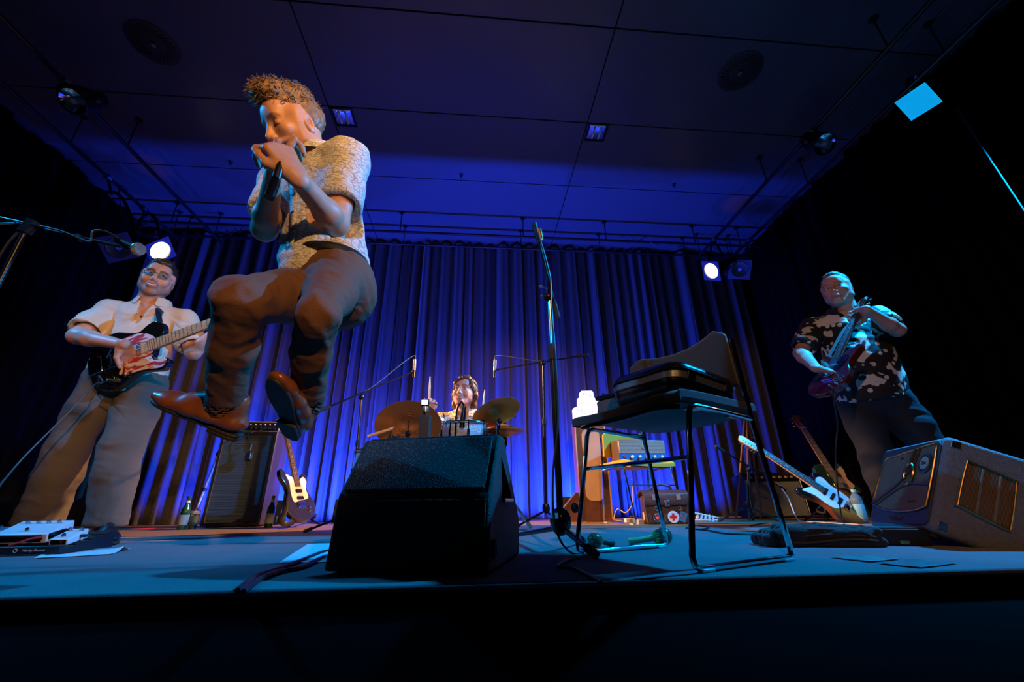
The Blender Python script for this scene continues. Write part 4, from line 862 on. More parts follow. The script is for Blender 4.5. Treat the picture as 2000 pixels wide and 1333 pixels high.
# tall stand in the centre
b0 = at(1094, 1000, 1.62); px0 = b0.x; Y0 = 1.62; hub = Vector((px0, Y0, .125))
t = thing('microphone_stand', 'tall straight microphone stand with tripod base between monitor and dark chair', 'microphone stand', (px0, Y0, 0))
ztop = at(1070, 585, Y0).z; zmid = at(1078, 690, Y0).z
MB().tube([hub, (px0, Y0, zmid)], .0125, 14).build('lower_tube', M_blackmetal, t, world=True); MB().tube([(px0, Y0, zmid-.05), (px0, Y0, ztop)], .0085, 12).build('upper_tube', mat('satin_steel', (.3, .32, .33), .25, 1), t, world=True)
MB().lathe([(.016, -.03), (.018, 0), (.016, .035), (.012, .04)], 14, (px0, Y0, zmid)).build('clutch', M_rubber, t, world=True)
MB().ball((px0, Y0, .105), (.04, .04, .05), 16, 10).build('base_hub', M_blackgloss, t, world=True); MB().box((px0-.028, Y0-.032, .125), (.03, .004, .018), Matrix.Rotation(-.6, 3, 'Z')).build('tape_label', M_white, t, world=True)
MB().ball((px0+.055, Y0-.005, .15), (.014, .012, .018), 10, 8).build('hub_knob', M_rubber, t, world=True)
f1 = onz(1165, 1093); f2 = onz(1035, 1052); f3 = Vector((px0+.16, Y0+.33, .0))
tripod_base(t, (px0, Y0, .085), [(f1.x, f1.y, .012), (f2.x-.1, f2.y, .012), (f3.x, f3.y, .012)], .0095)
pv = Vector((px0-.005, Y0, ztop+.01)); tip = at(1048, 456, 1.58); tail = at(1090, 622, 1.66)
MB().tube([tail, tip], .006, 10).build('boom', M_blackmetal, t, world=True); MB().tube([tail, lerp(tail, tip, .18)], .011, 10).build('counterweight', M_rubber, t, world=True)
MB().ball(pv, .022, 12, 8).build('swivel', M_blackmetal, t, world=True)
for dz, dx in ((.045, -.035), (-.005, -.03)): MB().tube([pv+Vector((0, 0, dz)), pv+Vector((dx, -.01, dz+.005))], .004, 6).build('tee_screw', M_steel, t, world=True); MB().ball(pv+Vector((dx, -.01, dz+.005)), .008, 8, 6).build('screw_end', M_steel, t, world=True)
dr = (tip-tail).normalized()
MB().tube([tip-dr*.05, tip+dr*.05], [.013, .018], 12, flat=.7).build('mic_clip', M_black, t, world=True); MB().tube([tip-dr*.03+Vector((.014, 0, 0)), tip+dr*.02+Vector((.016, 0, 0))], .011, 10).build('clip_screw', M_brass, t, world=True)
# the cable of the singer's microphone hanging down the stand
cab = [tip+dr*.03, tip+Vector((.012, -.02, -.05)), at(1074, 540, 1.6), at(1077, 600, 1.6), at(1085, 700, 1.59), at(1090, 820, 1.58), at(1080, 930, 1.55), at(1085, 1030, 1.52)]
fl_ = [onz(1115, 1083), onz(1160, 1085), onz(1120, 1095), onz(1090, 1110), onz(1125, 1116), onz(1175, 1143)]
o = MB().tube(spline(cab+[Vector((p.x, p.y, .005)) for p in fl_], 8), .0042, 6).build('microphone_cable', M_cable); tag(o, 'black microphone cable running down the tall stand and over the stage edge', 'cable')
def boom_stand(label, foot, pivot, tail, tip, mic, r=.008, feet=3, spread=.3, m=M_blackmetal, pencil=True):
    t = thing('boom_stand', label, 'microphone stand', (foot[0], foot[1], 0), group='boom microphone stands')
    pivot = Vector(pivot); hub = Vector((foot[0], foot[1], .16))
    MB().tube([hub-Vector((0, 0, .06)), lerp(hub, pivot, .55)], r*1.35, 10).build('lower_tube', m, t, world=True); MB().tube([lerp(hub, pivot, .5), pivot], r, 10).build('upper_tube', m, t, world=True)
    MB().lathe([(.015, -.02), (.017, 0), (.015, .025)], 12, lerp(hub, pivot, .55)).build('clutch', M_rubber, t, world=True); MB().ball(pivot, (.02, .02, .024), 12, 8).build('swivel', m, t, world=True)
    MB().tube([tail, tip], r*.75, 8).build('boom', m, t, world=True); MB().tube([tail, lerp(tail, tip, .12)], r*1.5, 8).build('counterweight', M_rubber, t, world=True)
    MB().lathe([(.024, -.03), (.026, 0), (.02, .02)], 12, hub-Vector((0, 0, .02))).build('base_hub', m, t, world=True)
    tripod_base(t, (foot[0], foot[1], .12), [(foot[0]+spread*math.cos(a), foot[1]+spread*math.sin(a), .012) for a in (.9, .9+2.1, .9+4.2)], .007, m)
    if mic and pencil:
        a, b_ = mic; pencil_mic(t, a, b_); MB().ball(tip, .012, 8, 6).build('mic_clip', M_black, t, world=True)
        MB().tube(spline([a, Vector(a)+Vector((0, 0, .035)), Vector(a)+(Vector(tail)-Vector(tip)).normalized()*.10+Vector((0, 0, .02)), lerp(tip, tail, .45)+Vector((0, 0, .02)), lerp(tip, tail, .62)], 6), .0035, 6).build('mic_cable', M_cable, t, world=True)
    return t
Yd = 2.95; pv = at(706, 776, Yd)
boom_stand('boom stand with slim microphone over the left cymbal of the drums', (at(700, 900, Yd).x, Yd, 0), pv, at(617, 806, Yd-.25), at(806, 727, Yd+.25), (at(810, 703, Yd+.25), at(808, 737, Yd+.25)))
Yd = 2.9; pv = at(1061, 710, Yd)
boom_stand('boom stand with slim microphone over the right cymbal of the drums', (at(1066, 980, Yd).x, Yd, 0), pv, at(1149, 693, Yd-.2), at(972, 722, Yd+.3), (at(967, 704, Yd+.3), at(966, 738, Yd+.3)), spread=.22)
Yd = 3.3; pv = at(1440, 890, Yd+.1)
boom_stand('low boom stand aiming a microphone at the combo amplifier', (at(1462, 1000, 3.42).x, 3.42, 0), at(1462, 918, 3.42), at(1398, 872, 3.3), at(1524, 952, 3.6), (at(1524, 950, 3.6), at(1533, 958, 3.68)), spread=.25)
# light tripod behind the dark chair
t = thing('lighting_tripod', 'thin dark tripod stand behind the dark chair, before the combo amplifier', 'tripod', (at(1455, 1000, 3.75).x, 3.75, 0))
hb = at(1458, 780, 3.75)
for px, py in ((1437, 1012), (1486, 1012), (1462, 1009)):
    f = at(px, py, 3.75 if px != 1462 else 3.55); MB().tube([hb, (f.x, f.y, .01)], .010, 8).build('leg', mat('tripod_brown', (.12, .06, .05), .4, .4), t, world=True)
MB().tube([hb-Vector((0, 0, .05)), hb+Vector((0, 0, .25))], .014, 10).build('centre_post', M_blackmetal, t, world=True); MB().lathe([(.03, -.03), (.035, 0), (.025, .03)], 12, hb).build('hub', M_blackmetal, t, world=True)
q0 = at(1449, 868, 3.75); q1 = at(1466, 852, 3.85); q2 = at(1483, 862, 3.75); MB().tube([q0, q1, q2], .005, 6).build('brace', M_steel, t, world=True)
# foreground boom at the left edge
Yf = 1.55; pv = at(52, 447, Yf)
t = thing('boom_stand', 'tall boom stand with vocal microphone reaching in from the left edge', 'microphone stand', (pv.x, Yf, 0), group='boom microphone stands')
MB().tube([(pv.x, Yf, .12), (pv.x, Yf, pv.z*.62)], .0125, 12).build('lower_tube', M_blackmetal, t, world=True); MB().tube([(pv.x, Yf, pv.z*.6), pv], .009, 12).build('upper_tube', M_blackmetal, t, world=True)
tripod_base(t, (pv.x, Yf, .12), [(pv.x-.3, Yf, .012), (pv.x+.12, Yf+.26, .012), (pv.x+.1, Yf-.26, .012)], .008)
MB().box(pv+Vector((.005, 0, .01)), (.035, .03, .06), Matrix.Rotation(.3, 3, 'Y')).build('swivel', M_blackmetal, t, world=True)
tl = at(-60, 415, Yf); tp = at(236, 482, Yf+.02); MB().tube([tl, tp], .0065, 10).build('boom', M_blackmetal, t, world=True)
MB().tube([pv+Vector((-.03, -.02, .012)), pv+Vector((-.085, -.05, -.02))], .004, 6).build('tee_screw', M_steel, t, world=True); MB().ball(pv+Vector((-.085, -.05, -.02)), .008, 8, 6).build('screw_end', M_steel, t, world=True)
MB().tube(spline([at(0, 425, Yf), at(70, 440, Yf-.01), at(120, 452, Yf-.01), at(165, 470, Yf-.012), at(178, 470, Yf-.012), at(182, 452, Yf-.012), at(205, 452, Yf-.01), at(225, 462, Yf-.01), at(236, 470, Yf)], 6), .0042, 6).build('mic_cable', M_cable, t, world=True)
MB().tube(spline([at(38, 452, Yf), at(20, 470, Yf), at(0, 500, Yf), at(-30, 560, Yf)], 5), .0042, 6).build('hanging_cable', M_cable, t, world=True)
MB().tube([at(150, 462, Yf), at(160, 468, Yf)], .014, 8).build('boom_clutch', M_blackmetal, t, world=True)
t = thing('vocal_microphone', 'vocal microphone with wire ball head on the boom at the upper left', 'microphone', at(236, 474, Yf))
a, c = at(228, 468, Yf), at(262, 484, Yf); MB().tube([a, lerp(a, c, .3), c], [.011, .013, .019], 14).build('handle', M_blackmetal, t, world=True)
MB().ball(at(270, 487, Yf), .0255, 18, 12).build('wire_head', mat('wire_mesh', (.45, .42, .38), .35, .9, bump=(500, 1)), t, world=True); d = (c-a).normalized(); MB().lathe([(.026, -.003), (.027, 0), (.026, .003)], 18, at(268, 486, Yf), d).build('head_band', M_steel, t, world=True)
# ------------------------------------------------------------------ camera tripod at left
Yt = 4.42; hb = at(462, 800, Yt)
t = thing('camera_tripod', 'wooden-legged tripod behind the tall cabinet holding a small camera', 'tripod', (hb.x, Yt, 0))
mlg = mat('tripod_gold', (.5, .28, .09), .35, .5)
for (px, py, Y) in ((372, 1022, 4.30), (450, 1012, 4.52), (520, 1014, 4.52)):
    f = at(px, py, Y); f.z = .01; MB().tube([hb, lerp(hb, f, .45)], .016, 8).build('upper_leg', mlg, t, world=True); MB().tube([lerp(hb, f, .43), f], .011, 8).build('lower_leg', mlg, t, world=True)
    for k in (.42, .72): MB().lathe([(.022, -.015), (.022, .015)], 10, lerp(hb, f, k), f-hb).build('leg_clamp', M_blackmetal, t, world=True)
    MB().ball(f, .014, 8, 6).build('rubber_foot', M_rubber, t, world=True)
MB().lathe([(.03, -.04), (.034, 0), (.022, .03)], 12, hb).build('crown', M_blackmetal, t, world=True); tp = at(475, 745, Yt)
MB().tube([hb, tp], .011, 8).build('centre_column', mlg, t, world=True); MB().box(tp, (.06, .05, .02)).build('head_plate', M_blackmetal, t, world=True, bevel=.004)
MB().tube([tp, at(487, 738, Yt)], .005, 6).build('pan_handle', M_steel, t, world=True)
MB().tube(spline([at(470, 752, Yt), at(458, 757, Yt), at(455, 770, Yt), at(454, 788, Yt)], 5), .005, 6).build('strap', M_brass, t, world=True); P0 = at(459, 773, Yt)
MB().box(P0, (.05, .03, .13)).build('pouch', M_black, t, world=True, bevel=.006)
t = thing('small_camera', 'small camera on top of the wooden-legged tripod', 'camera', at(480, 731, Yt))
c = at(480, 731, Yt); MB().box(c+Vector((0, 0, .0)), (.075, .05, .055)).build('body', M_blackmetal, t, world=True, bevel=.006); MB().lathe([(.02, 0), (.022, .03), (.018, .034), (0, .034)], 14, c+Vector((.0, -.025, 0)), (0, -1, 0)).build('lens', M_blackgloss, t, world=True); MB().box(c+Vector((.01, 0, .038)), (.03, .03, .022)).build('hot_shoe_mic', M_brass, t, world=True, bevel=.004); MB().tube([c+Vector((.04+.02*math.cos(a), 0, -.01+.025*math.sin(a))) for a in [-1.6+i*.3 for i in range(11)]], .003, 6).build('side_cable', M_cable, t, world=True)
# ------------------------------------------------------------------ drum kit
Z_ = Vector((0, 0, 1))
M_cym = mat('bronze_cymbal', (.66, .27, .07), .38, .55, var=(3, (.55, .2, .05), .4))
def cymbal(label, c, dia, nrm, pole, name='crash_cymbal', slab=''):
    R = Z_.rotation_difference(Vector(nrm).normalized()).to_matrix(); t = thing(name, label, 'cymbal', c, R, 'cymbals')
    r = dia/2; pr = [(.008, .030), (.03, .028), (.05, .012), (.06, .008), (r*.6, -.004), (r, -.016), (r, -.0175), (r*.6, -.006), (.06, .006), (.05, .010), (.03, .026), (.008, .028)]
    b = MB(); n = 48; b.lathe(pr, n, caps=False); b.build('bronze_disc', M_cym, t, smooth=60)
    b = MB()
    for k in range(7): rr = r*(.35+.09*k); b.tube([(rr*math.cos(2*PI*i/60), rr*math.sin(2*PI*i/60), .0022+.004-(rr/r)*.016) for i in range(60)], .0008, 4, closed=True)
    g = b.build('lathe_grooves', mat('groove', (.35, .15, .05), .35, 1), t); g['kind'] = 'stuff'
    MB().lathe([(.018, .028), (.018, .045), (.006, .048), (.006, .065), (0, .065)], 14).build('felt_and_nut', M_rubber, t)
    if pole:
        s_ = thing('cymbal_stand', slab, 'cymbal stand', (pole[0], pole[1], 0), group='cymbal stands'); cc = Vector(c)
        u = R @ Vector((0, 0, 1)); k = Vector((pole[0], pole[1], pole[2])); MB().tube([cc+u*.07, cc-u*.09], .006, 8).build('tilter_rod', M_chrome, s_, world=True); MB().tube([cc-u*.085, k], .009, 8).build('boom_arm', M_chrome, s_, world=True)
        MB().lathe([(.018, -.03), (.022, 0), (.018, .03)], 12, k).build('tilter', M_chrome, s_, world=True); MB().ball(cc-u*.085, .018, 10, 8).build('wing_joint', M_blackmetal, s_, world=True)
        MB().tube([k, (k.x, k.y, k.z*.45)], .010, 10).build('upper_tube', M_chrome, s_, world=True); MB().tube([(k.x, k.y, k.z*.47), (k.x, k.y, .1)], .013, 10).build('lower_tube', M_chrome, s_, world=True)
        for a in (.5, 2.6, 4.7): MB().tube([(k.x, k.y, .3), (k.x+.25*math.cos(a), k.y+.25*math.sin(a), .012)], .007, 8).build('leg', M_chrome, s_, world=True)
    return t
c = at(798, 830, 2.65); cymbal('large bronze crash cymbal tilted toward the hall at left of the drummer', c, .41, (-.1, .62, .78), (at(765, 845, 2.62).x, 2.72, at(765, 845, 2.62).z), slab='chrome boom stand under the large tilted crash cymbal')
c = at(968, 803, 2.75); cymbal('bronze ride cymbal tilted up at right of the drummer', c, .335, (-.30, .36, .88), (at(973, 840, 2.75).x, 2.8, at(973, 828, 2.75).z), 'ride_cymbal', 'chrome stand under the ride cymbal right of the drummer')
c = at(985, 838, 2.95); cymbal('upper bronze hi-hat cymbal below the ride cymbal', c, .30, (0, .02, 1), None, 'hi_hat_cymbal')
c2 = c-Vector((0, 0, .035)); cymbal('lower bronze hi-hat cymbal facing its partner', c2, .30, (0, -.02, -1), None, 'hi_hat_cymbal')
t = thing('hi_hat_stand', 'chrome hi-hat stand holding the two small cymbals', 'cymbal stand', (c.x, c.y, 0), group='cymbal stands')
MB().tube([(c.x, c.y, c.z+.14), (c.x, c.y, c.z-.1)], .004, 8).build('pull_rod', M_chrome, t, world=True); MB().tube([(c.x, c.y, c.z-.09), (c.x, c.y, .05)], .012, 10).build('tube', M_chrome, t, world=True); MB().lathe([(.014, -.02), (.018, .0), (.012, .025)], 12, (c.x, c.y, c.z+.05)).build('clutch', M_brass, t, world=True); MB().lathe([(.02, -.03), (.022, 0), (.018, .02)], 12, (c.x, c.y, c.z-.09)).build('seat_cup', M_blackmetal, t, world=True)
for a in (.5, 2.6, 4.7): MB().tube([(c.x, c.y, .25), (c.x+.22*math.cos(a), c.y+.22*math.sin(a), .012)], .007, 8).build('leg', M_chrome, t, world=True)
MB().tube(spline([(c.x, c.y, c.z+.05), (c.x+.05, c.y-.02, c.z+.09), (c.x+.08, c.y-.05, c.z+.07)], 5), .005, 6).build('clutch_wing', M_chrome, t, world=True)
M_spark = mat('silver_sparkle', (.5, .52, .55), .25, .6, bump=(160, .8), var=(140, (.75, .78, .8), .05))
def drum(name, label, c, r, dep, axis, m, lugs=8, head=M_white):
    t = thing(name, label, 'drum', c, Vector((0, 0, 1)).rotation_difference(Vector(axis)).to_matrix(), 'drum kit drums')
    MB().lathe([(r*.98, -dep), (r*.98, 0)], 36).build('shell', m, t); MB().lathe([(r*.99, .004), (r*.95, .008), (0, .008)], 36).build('batter_head', head, t); MB().lathe([(0, -dep-.008), (r*.95, -dep-.008), (r*.99, -dep-.004)], 36).build('resonant_head', head, t)
    for z in (.0, -dep): MB().tube([(r*1.03*math.cos(2*PI*i/40), r*1.03*math.sin(2*PI*i/40), z) for i in range(40)], .007, 8, closed=True).build('hoop', M_chrome, t)
    for k in range(lugs):
        a = 2*PI*k/lugs+.2; x, y = r*1.02*math.cos(a), r*1.02*math.sin(a); lg = MB().box((x*1.01, y*1.01, -dep/2), (.02, .018, dep*.4), Matrix.Rotation(a, 3, 'Z')).build('lug', M_chrome, t, bevel=.004); MB().tube([(x*1.03, y*1.03, .012), (x*1.03, y*1.03, -dep*.4)], .004, 6).build('tension_rod', M_chrome, t)
    return t
c = at(907, 826, 2.75); drum('snare_drum', 'sparkling silver snare drum in front of the drummer', c, .145, .15, (0, -.12, 1), M_spark)
st = thing('snare_stand', 'chrome basket stand under the sparkling snare drum', 'drum stand', (c.x, c.y, 0)); MB().tube([(c.x, c.y, .1), (c.x, c.y, c.z-.19)], .012, 10).build('post', M_chrome, st, world=True)
for a in (.3, 2.4, 4.5): MB().tube([(c.x, c.y, .28), (c.x+.22*math.cos(a), c.y+.22*math.sin(a), .012)], .007, 8).build('leg', M_chrome, st, world=True); MB().tube([(c.x, c.y, c.z-.19), (c.x+.13*math.cos(a), c.y+.13*math.sin(a), c.z-.165)], .006, 8).build('basket_arm', M_chrome, st, world=True)
drum('bass_drum', 'silver bass drum hidden behind the floor monitor', (-.05, 2.30, .225), .205, .26, (0, -1, 0), M_spark, 8, mat('drum_head_black', (.02, .02, .02), .5))
drum('floor_tom', 'silver floor tom at the left of the drummer behind the monitor', (-.62, 2.95, .50), .19, .36, (0, 0, 1), M_spark)
ft = thing('tom_stand', 'three chrome legs carrying the silver floor tom', 'drum stand', (-.62, 2.95, 0))
for a in (.3, 2.4, 4.5): MB().tube([(-.62+.215*math.cos(a), 2.95+.215*math.sin(a), .3), (-.62+.235*math.cos(a), 2.95+.235*math.sin(a), .008)], .006, 8).build('leg', M_chrome, ft, world=True)
t = thing('drum_stool', 'round black drum stool under the drummer', 'stool', (-.10, 3.34, 0)); MB().lathe([(0, .37), (.16, .37), (.17, .39), (.17, .43), (.15, .445), (0, .445)], 28).build('cushion', M_rubber, t); MB().tube([(0, 0, .37), (0, 0, .15)], .018, 10).build('post', M_chrome, t)
for a in (.3, 2.4, 4.5): MB().tube([(0, 0, .22), (.22*math.cos(a), .22*math.sin(a), .01)], .01, 8).build('leg', M_chrome, t)
# recorder with lit screen on a sleeved stand
Yr = 2.25; c = at(830, 787, Yr); t = thing('video_recorder', 'small video recorder with lit screen on a black stand before the drums', 'camera', (c.x, Yr, 0))
MB().box(c, (.046, .02, .038)).build('body', M_blackmetal, t, world=True, bevel=.004); MB().box(c-Vector((.0, .0108, 0)), (.034, .002, .024)).build('screen', mat('lit_screen', (.9, .9, .9), .3, emit=((.95, .95, 1), 1.6)), t, world=True)
c1 = at(832, 812, Yr); MB().tube([c-Vector((0, 0, .02)), c1], .012, 10).build('ball_head', M_blackmetal, t, world=True); MB().lathe([(.018, -.015), (.02, 0), (.018, .015)], 12, lerp(c, c1, .55)).build('head_knob', M_steel, t, world=True)
MB().box((c1.x, Yr, c1.z/2), (.062, .05, c1.z)).build('sleeved_column', M_rubber, t, world=True, bevel=.012); MB().box((c1.x, Yr, .01), (.2, .2, .02)).build('base', M_black, t, world=True, bevel=.004)
MB().tube(spline([c+Vector((.02, .01, 0)), c+Vector((.05, .02, .0)), c+Vector((.09, .03, -.03)), c+Vector((.12, .05, -.12))], 5), .0025, 6).build('cable', M_cable, t, world=True)
# drum microphones
a, b_ = at(907, 795, 2.62), at(902, 836, 2.62)
t = thing('drum_microphone', 'black side microphone pointing down at the snare drum', 'microphone', b_)
MB().tube([a, lerp(a, b_, .4), b_], [.012, .017, .019], 12).build('body', M_blackgloss, t, world=True); MB().tube(spline([a, a+Vector((-.02, 0, .03)), a+Vector((-.045, 0, -.02)), a+Vector((-.05, 0, -.12)), a+Vector((-.05, .02, -.3))], 6), .006, 8).build('gooseneck', M_blackmetal, t, world=True)
a, b_ = at(948, 838, 2.72), at(940, 851, 2.7); t = thing('clip_microphone', 'small black clip microphone by the hi-hat', 'microphone', b_); MB().tube([a, b_], [.012, .016], 10).build('body', M_black, t, world=True); MB().tube([b_, b_-Vector((.01, 0, .06))], .005, 6).build('clip_arm', M_steel, t, world=True)
a, b_ = at(717, 853, 2.55), at(765, 838, 2.62); t = thing('drum_rod', 'pale wooden rod lying level at left of the crash cymbal stand', 'stick', a); MB().tube([a, b_], .008, 8).build('rod', M_pale, t, world=True); MB().tube([lerp(a, b_, .9), lerp(a, b_, 1.1)], .011, 8).build('clamp', M_chrome, t, world=True); MB().tube([b_, b_-Vector((-.02, 0, .3))], .008, 8).build('holder', M_chrome, t, world=True)
# ------------------------------------------------------------------ pedalboard at left
A_ = onz(95, 1075); pb_yaw = math.radians(4)
t = thing('pedalboard', 'black sloped pedalboard at the left stage edge', 'pedalboard', (-1.88, 2.02, 0), Matrix.Rotation(pb_yaw, 3, 'Z')*.8)
for k in range(4):
    MB().box((0, -.10+.085*k, .028+.018*k), (.66, .055, .008), Matrix.Rotation(.2, 3, 'X')).build('rail', M_black, t, bevel=.002)
for s in (-1, 1): MB().prism([(-.15, .008), (.20, .008), (.20, .09), (-.15, .02)], s*.325, s*.335, YZ).build('side_plate', M_black, t, bevel=.002)
MB().box((0, -.145, .025), (.67, .008, .034)).build('front_plate', M_black, t, bevel=.002)
text_mesh('front_letters', 'Harley Benton', .016, M_white, t, front(-.150) @ Matrix.Translation((.225, .026, 0)), .0004, shear=.3); MB().tube([(.15+.008*math.cos(a), -.150, .026+.008*math.sin(a)) for a in [i*.4 for i in range(17)]], .0009, 4).build('round_mark', M_white, t)
for x in (-.28, .28): MB().lathe([(.012, 0), (.012, .01)], 10, (x, -.13, 0)).build('foot', M_rubber, t)
def pedal(label, loc, size, m_top, yaw=0, knobs=3):
    M_ = Matrix.Rotation(pb_yaw, 3, 'Z'); p = Vector((-1.88, 2.02, 0))+M_ @ Vector(loc)*.8
    t = thing('effect_pedal', label, 'effect pedal', p, (M_ @ Matrix.Rotation(yaw, 3, 'Z') @ Matrix.Rotation(.2, 3, 'X'))*.8, 'effect pedals'); w_, d_, h_ = size
    MB().prism([(-d_/2, 0), (d_/2, 0), (d_/2, h_), (-d_/2, h_*.6)], -w_/2, w_/2, YZ).build('case', m_top, t, bevel=.006, seg=3)
    MB().prism(rrect(w_*.8, h_*.42, .004, 3, 0, h_*.3), .0, .002, front(-d_/2)).build('front_panel', M_blackgloss, t)
    sl = math.atan2(h_*.4, d_)
    for k in range(knobs): MB().lathe([(.009, 0), (.008, .014), (0, .014)], 12, (-w_*.3+w_*.6*k/max(1, knobs-1), d_*.28, h_*.92), (0, -math.sin(sl), math.cos(sl))).build('knob', M_steel, t)
    MB().lathe([(.010, 0), (.010, .006), (.007, .014), (0, .014)], 12, (0, -d_*.28, h_*.70), (0, -math.sin(sl), math.cos(sl))).build('footswitch', M_chrome, t)
    for s in (-1, 1): MB().box((s*(w_/2+.014), d_*.1, h_*.5), (.03, .014, .014)).build('jack_plug', M_black, t, bevel=.003)
    return t
pw = mat('pedal_white', (.72, .72, .74), .35)
p1 = pedal('large white effect pedal with dark windows on the pedalboard', (.075, .02, .065), (.24, .15, .075), pw, 0, 4)
MB().prism(rrect(.10, .03, .004, 3, -.02, .03), .0, .0022, Matrix.Translation((.12, 0, 0)) @ Matrix(((0, 0, 1, 0), (1, 0, 0, 0), (0, 1, 0, 0), (0, 0, 0, 1)))).build('side_window', M_blackgloss, p1)
p2 = pedal('small white effect pedal with dark heart mark at the pedalboard end', (.268, -.02, .052), (.085, .12, .05), pw, 0, 2)
ht = [(.0, -.010), (.010, .002), (.009, .009), (.004, .010), (0, .005), (-.004, .010), (-.009, .009), (-.010, .002)]; MB().prism([(x+.015, z+.016) for x, z in ht], .0025, .0035, front(-.06)).build('heart_mark', mat('dark_heart', (.08, .015, .015), .4), p2)
pedal('blue effect pedal at the left end of the pedalboard', (-.15, .03, .06), (.12, .12, .055), mat('pedal_blue', (.05, .16, .25), .35), 0, 3)
pedal('grey effect pedal half out of view at the left edge', (-.27, .0, .055), (.1, .12, .055), mat('pedal_grey', (.2, .22, .24), .35), 0, 2)
for nm, lab, pts, m in (('patch_cable', 'red patch cable looping over the pedalboard', [(-.35, -.16, .03), (-.2, -.12, .075), (-.09, -.09, .085), (-.04, -.04, .09)], mat('red_cable', (.5, .03, .03), .4)), ('patch_cable', 'short red plugged cable beside the large white pedal', [(.19, -.08, .08), (.16, -.10, .075), (.13, -.12, .06), (.10, -.13, .05)], mat('red_cable', (.5, .03, .03), .4)), ('patch_cable', 'white patch cable lying on the black pedalboard rails', [(-.34, -.13, .05), (-.22, -.06, .07), (-.12, -.05, .08), (-.07, -.02, .09)], mat('white_cable', (.6, .6, .62), .4))):
    M_ = Matrix.Rotation(pb_yaw, 3, 'Z'); o = MB().tube(spline([Vector((-1.88, 2.02, 0))+M_ @ Vector(p)*.8 for p in pts], 6), .0045, 6).build(nm, m); tag(o, lab, 'cable')
# ------------------------------------------------------------------ cables on the floor
def fcable(label, pix, m=M_cable, r=.0045, z=.005, name='floor_cable', pts=None):
    P = pts or [Vector((onz(*p).x, onz(*p).y, z)) for p in pix]; o = MB().tube(spline(P, 8), r, 6).build(name, m); return tag(o, label, 'cable')
M_wcab = mat('white_cable', (.6, .6, .62), .4)
e = lambda px, py, zz: Vector((onz(px, py).x, onz(px, py).y, zz))
fcable('pair of black cables over the stage edge left of the monitor, left one', [(660, 1076), (630, 1082), (585, 1100), (530, 1120), (500, 1130), (478, 1147), (462, 1160)], r=.0065)
fcable('pair of black cables over the stage edge left of the monitor, right one', [(670, 1084), (632, 1092), (590, 1112), (545, 1122), (510, 1135), (490, 1150), (474, 1163)], r=.0065)
fcable('black cable crossing the blue floor from bag to blanket', [(1345, 1035), (1380, 1038), (1420, 1045), (1470, 1046), (1520, 1042), (1545, 1040)])
fcable('black cable loop behind the chair by the white bracket', [(1340, 1034), (1362, 1029), (1385, 1032), (1372, 1036), (1350, 1036)])
fcable('white cable curving from combo amplifier toward the sunburst guitar', None, M_wcab, pts=[at(1527, 955, 3.45), at(1540, 975, 3.4), at(1552, 1005, 3.3), e(1562, 1020, .006), e(1590, 1022, .006), e(1640, 1025, .006), e(1680, 1028, .006), e(1640, 1033, .006), e(1610, 1035, .006), e(1690, 1041, .006)])
fcable('dark cable bundle on the floor before the sunburst guitar', [(1465, 1029), (1500, 1024), (1540, 1029), (1570, 1034), (1620, 1036), (1640, 1030), (1600, 1024), (1590, 1030), (1625, 1034), (1650, 1026)])
fcable('thin red cable on the floor behind the cream-shirted man', [(225, 1037), (270, 1035), (330, 1033)], mat('red_cable', (.5, .03, .03), .4))
fcable('pale cable hanging below the yellow chair', None, mat('cream_cable', (.6, .45, .25), .5), pts=[at(1233, 935, 3.6), at(1236, 960, 3.6), at(1235, 985, 3.6), at(1222, 1002, 3.62), at(1206, 995, 3.7), at(1200, 1015, 3.72), at(1215, 1018, 3.7)])
fcable('black cable tangle on the floor between wooden cabinet and bag', [(1205, 1020), (1225, 1016), (1245, 1018), (1230, 1023), (1215, 1020), (1250, 1022)])
fcable('black cable on the bright floor left of the monitor', [(575, 1030), (600, 1024), (640, 1026)])
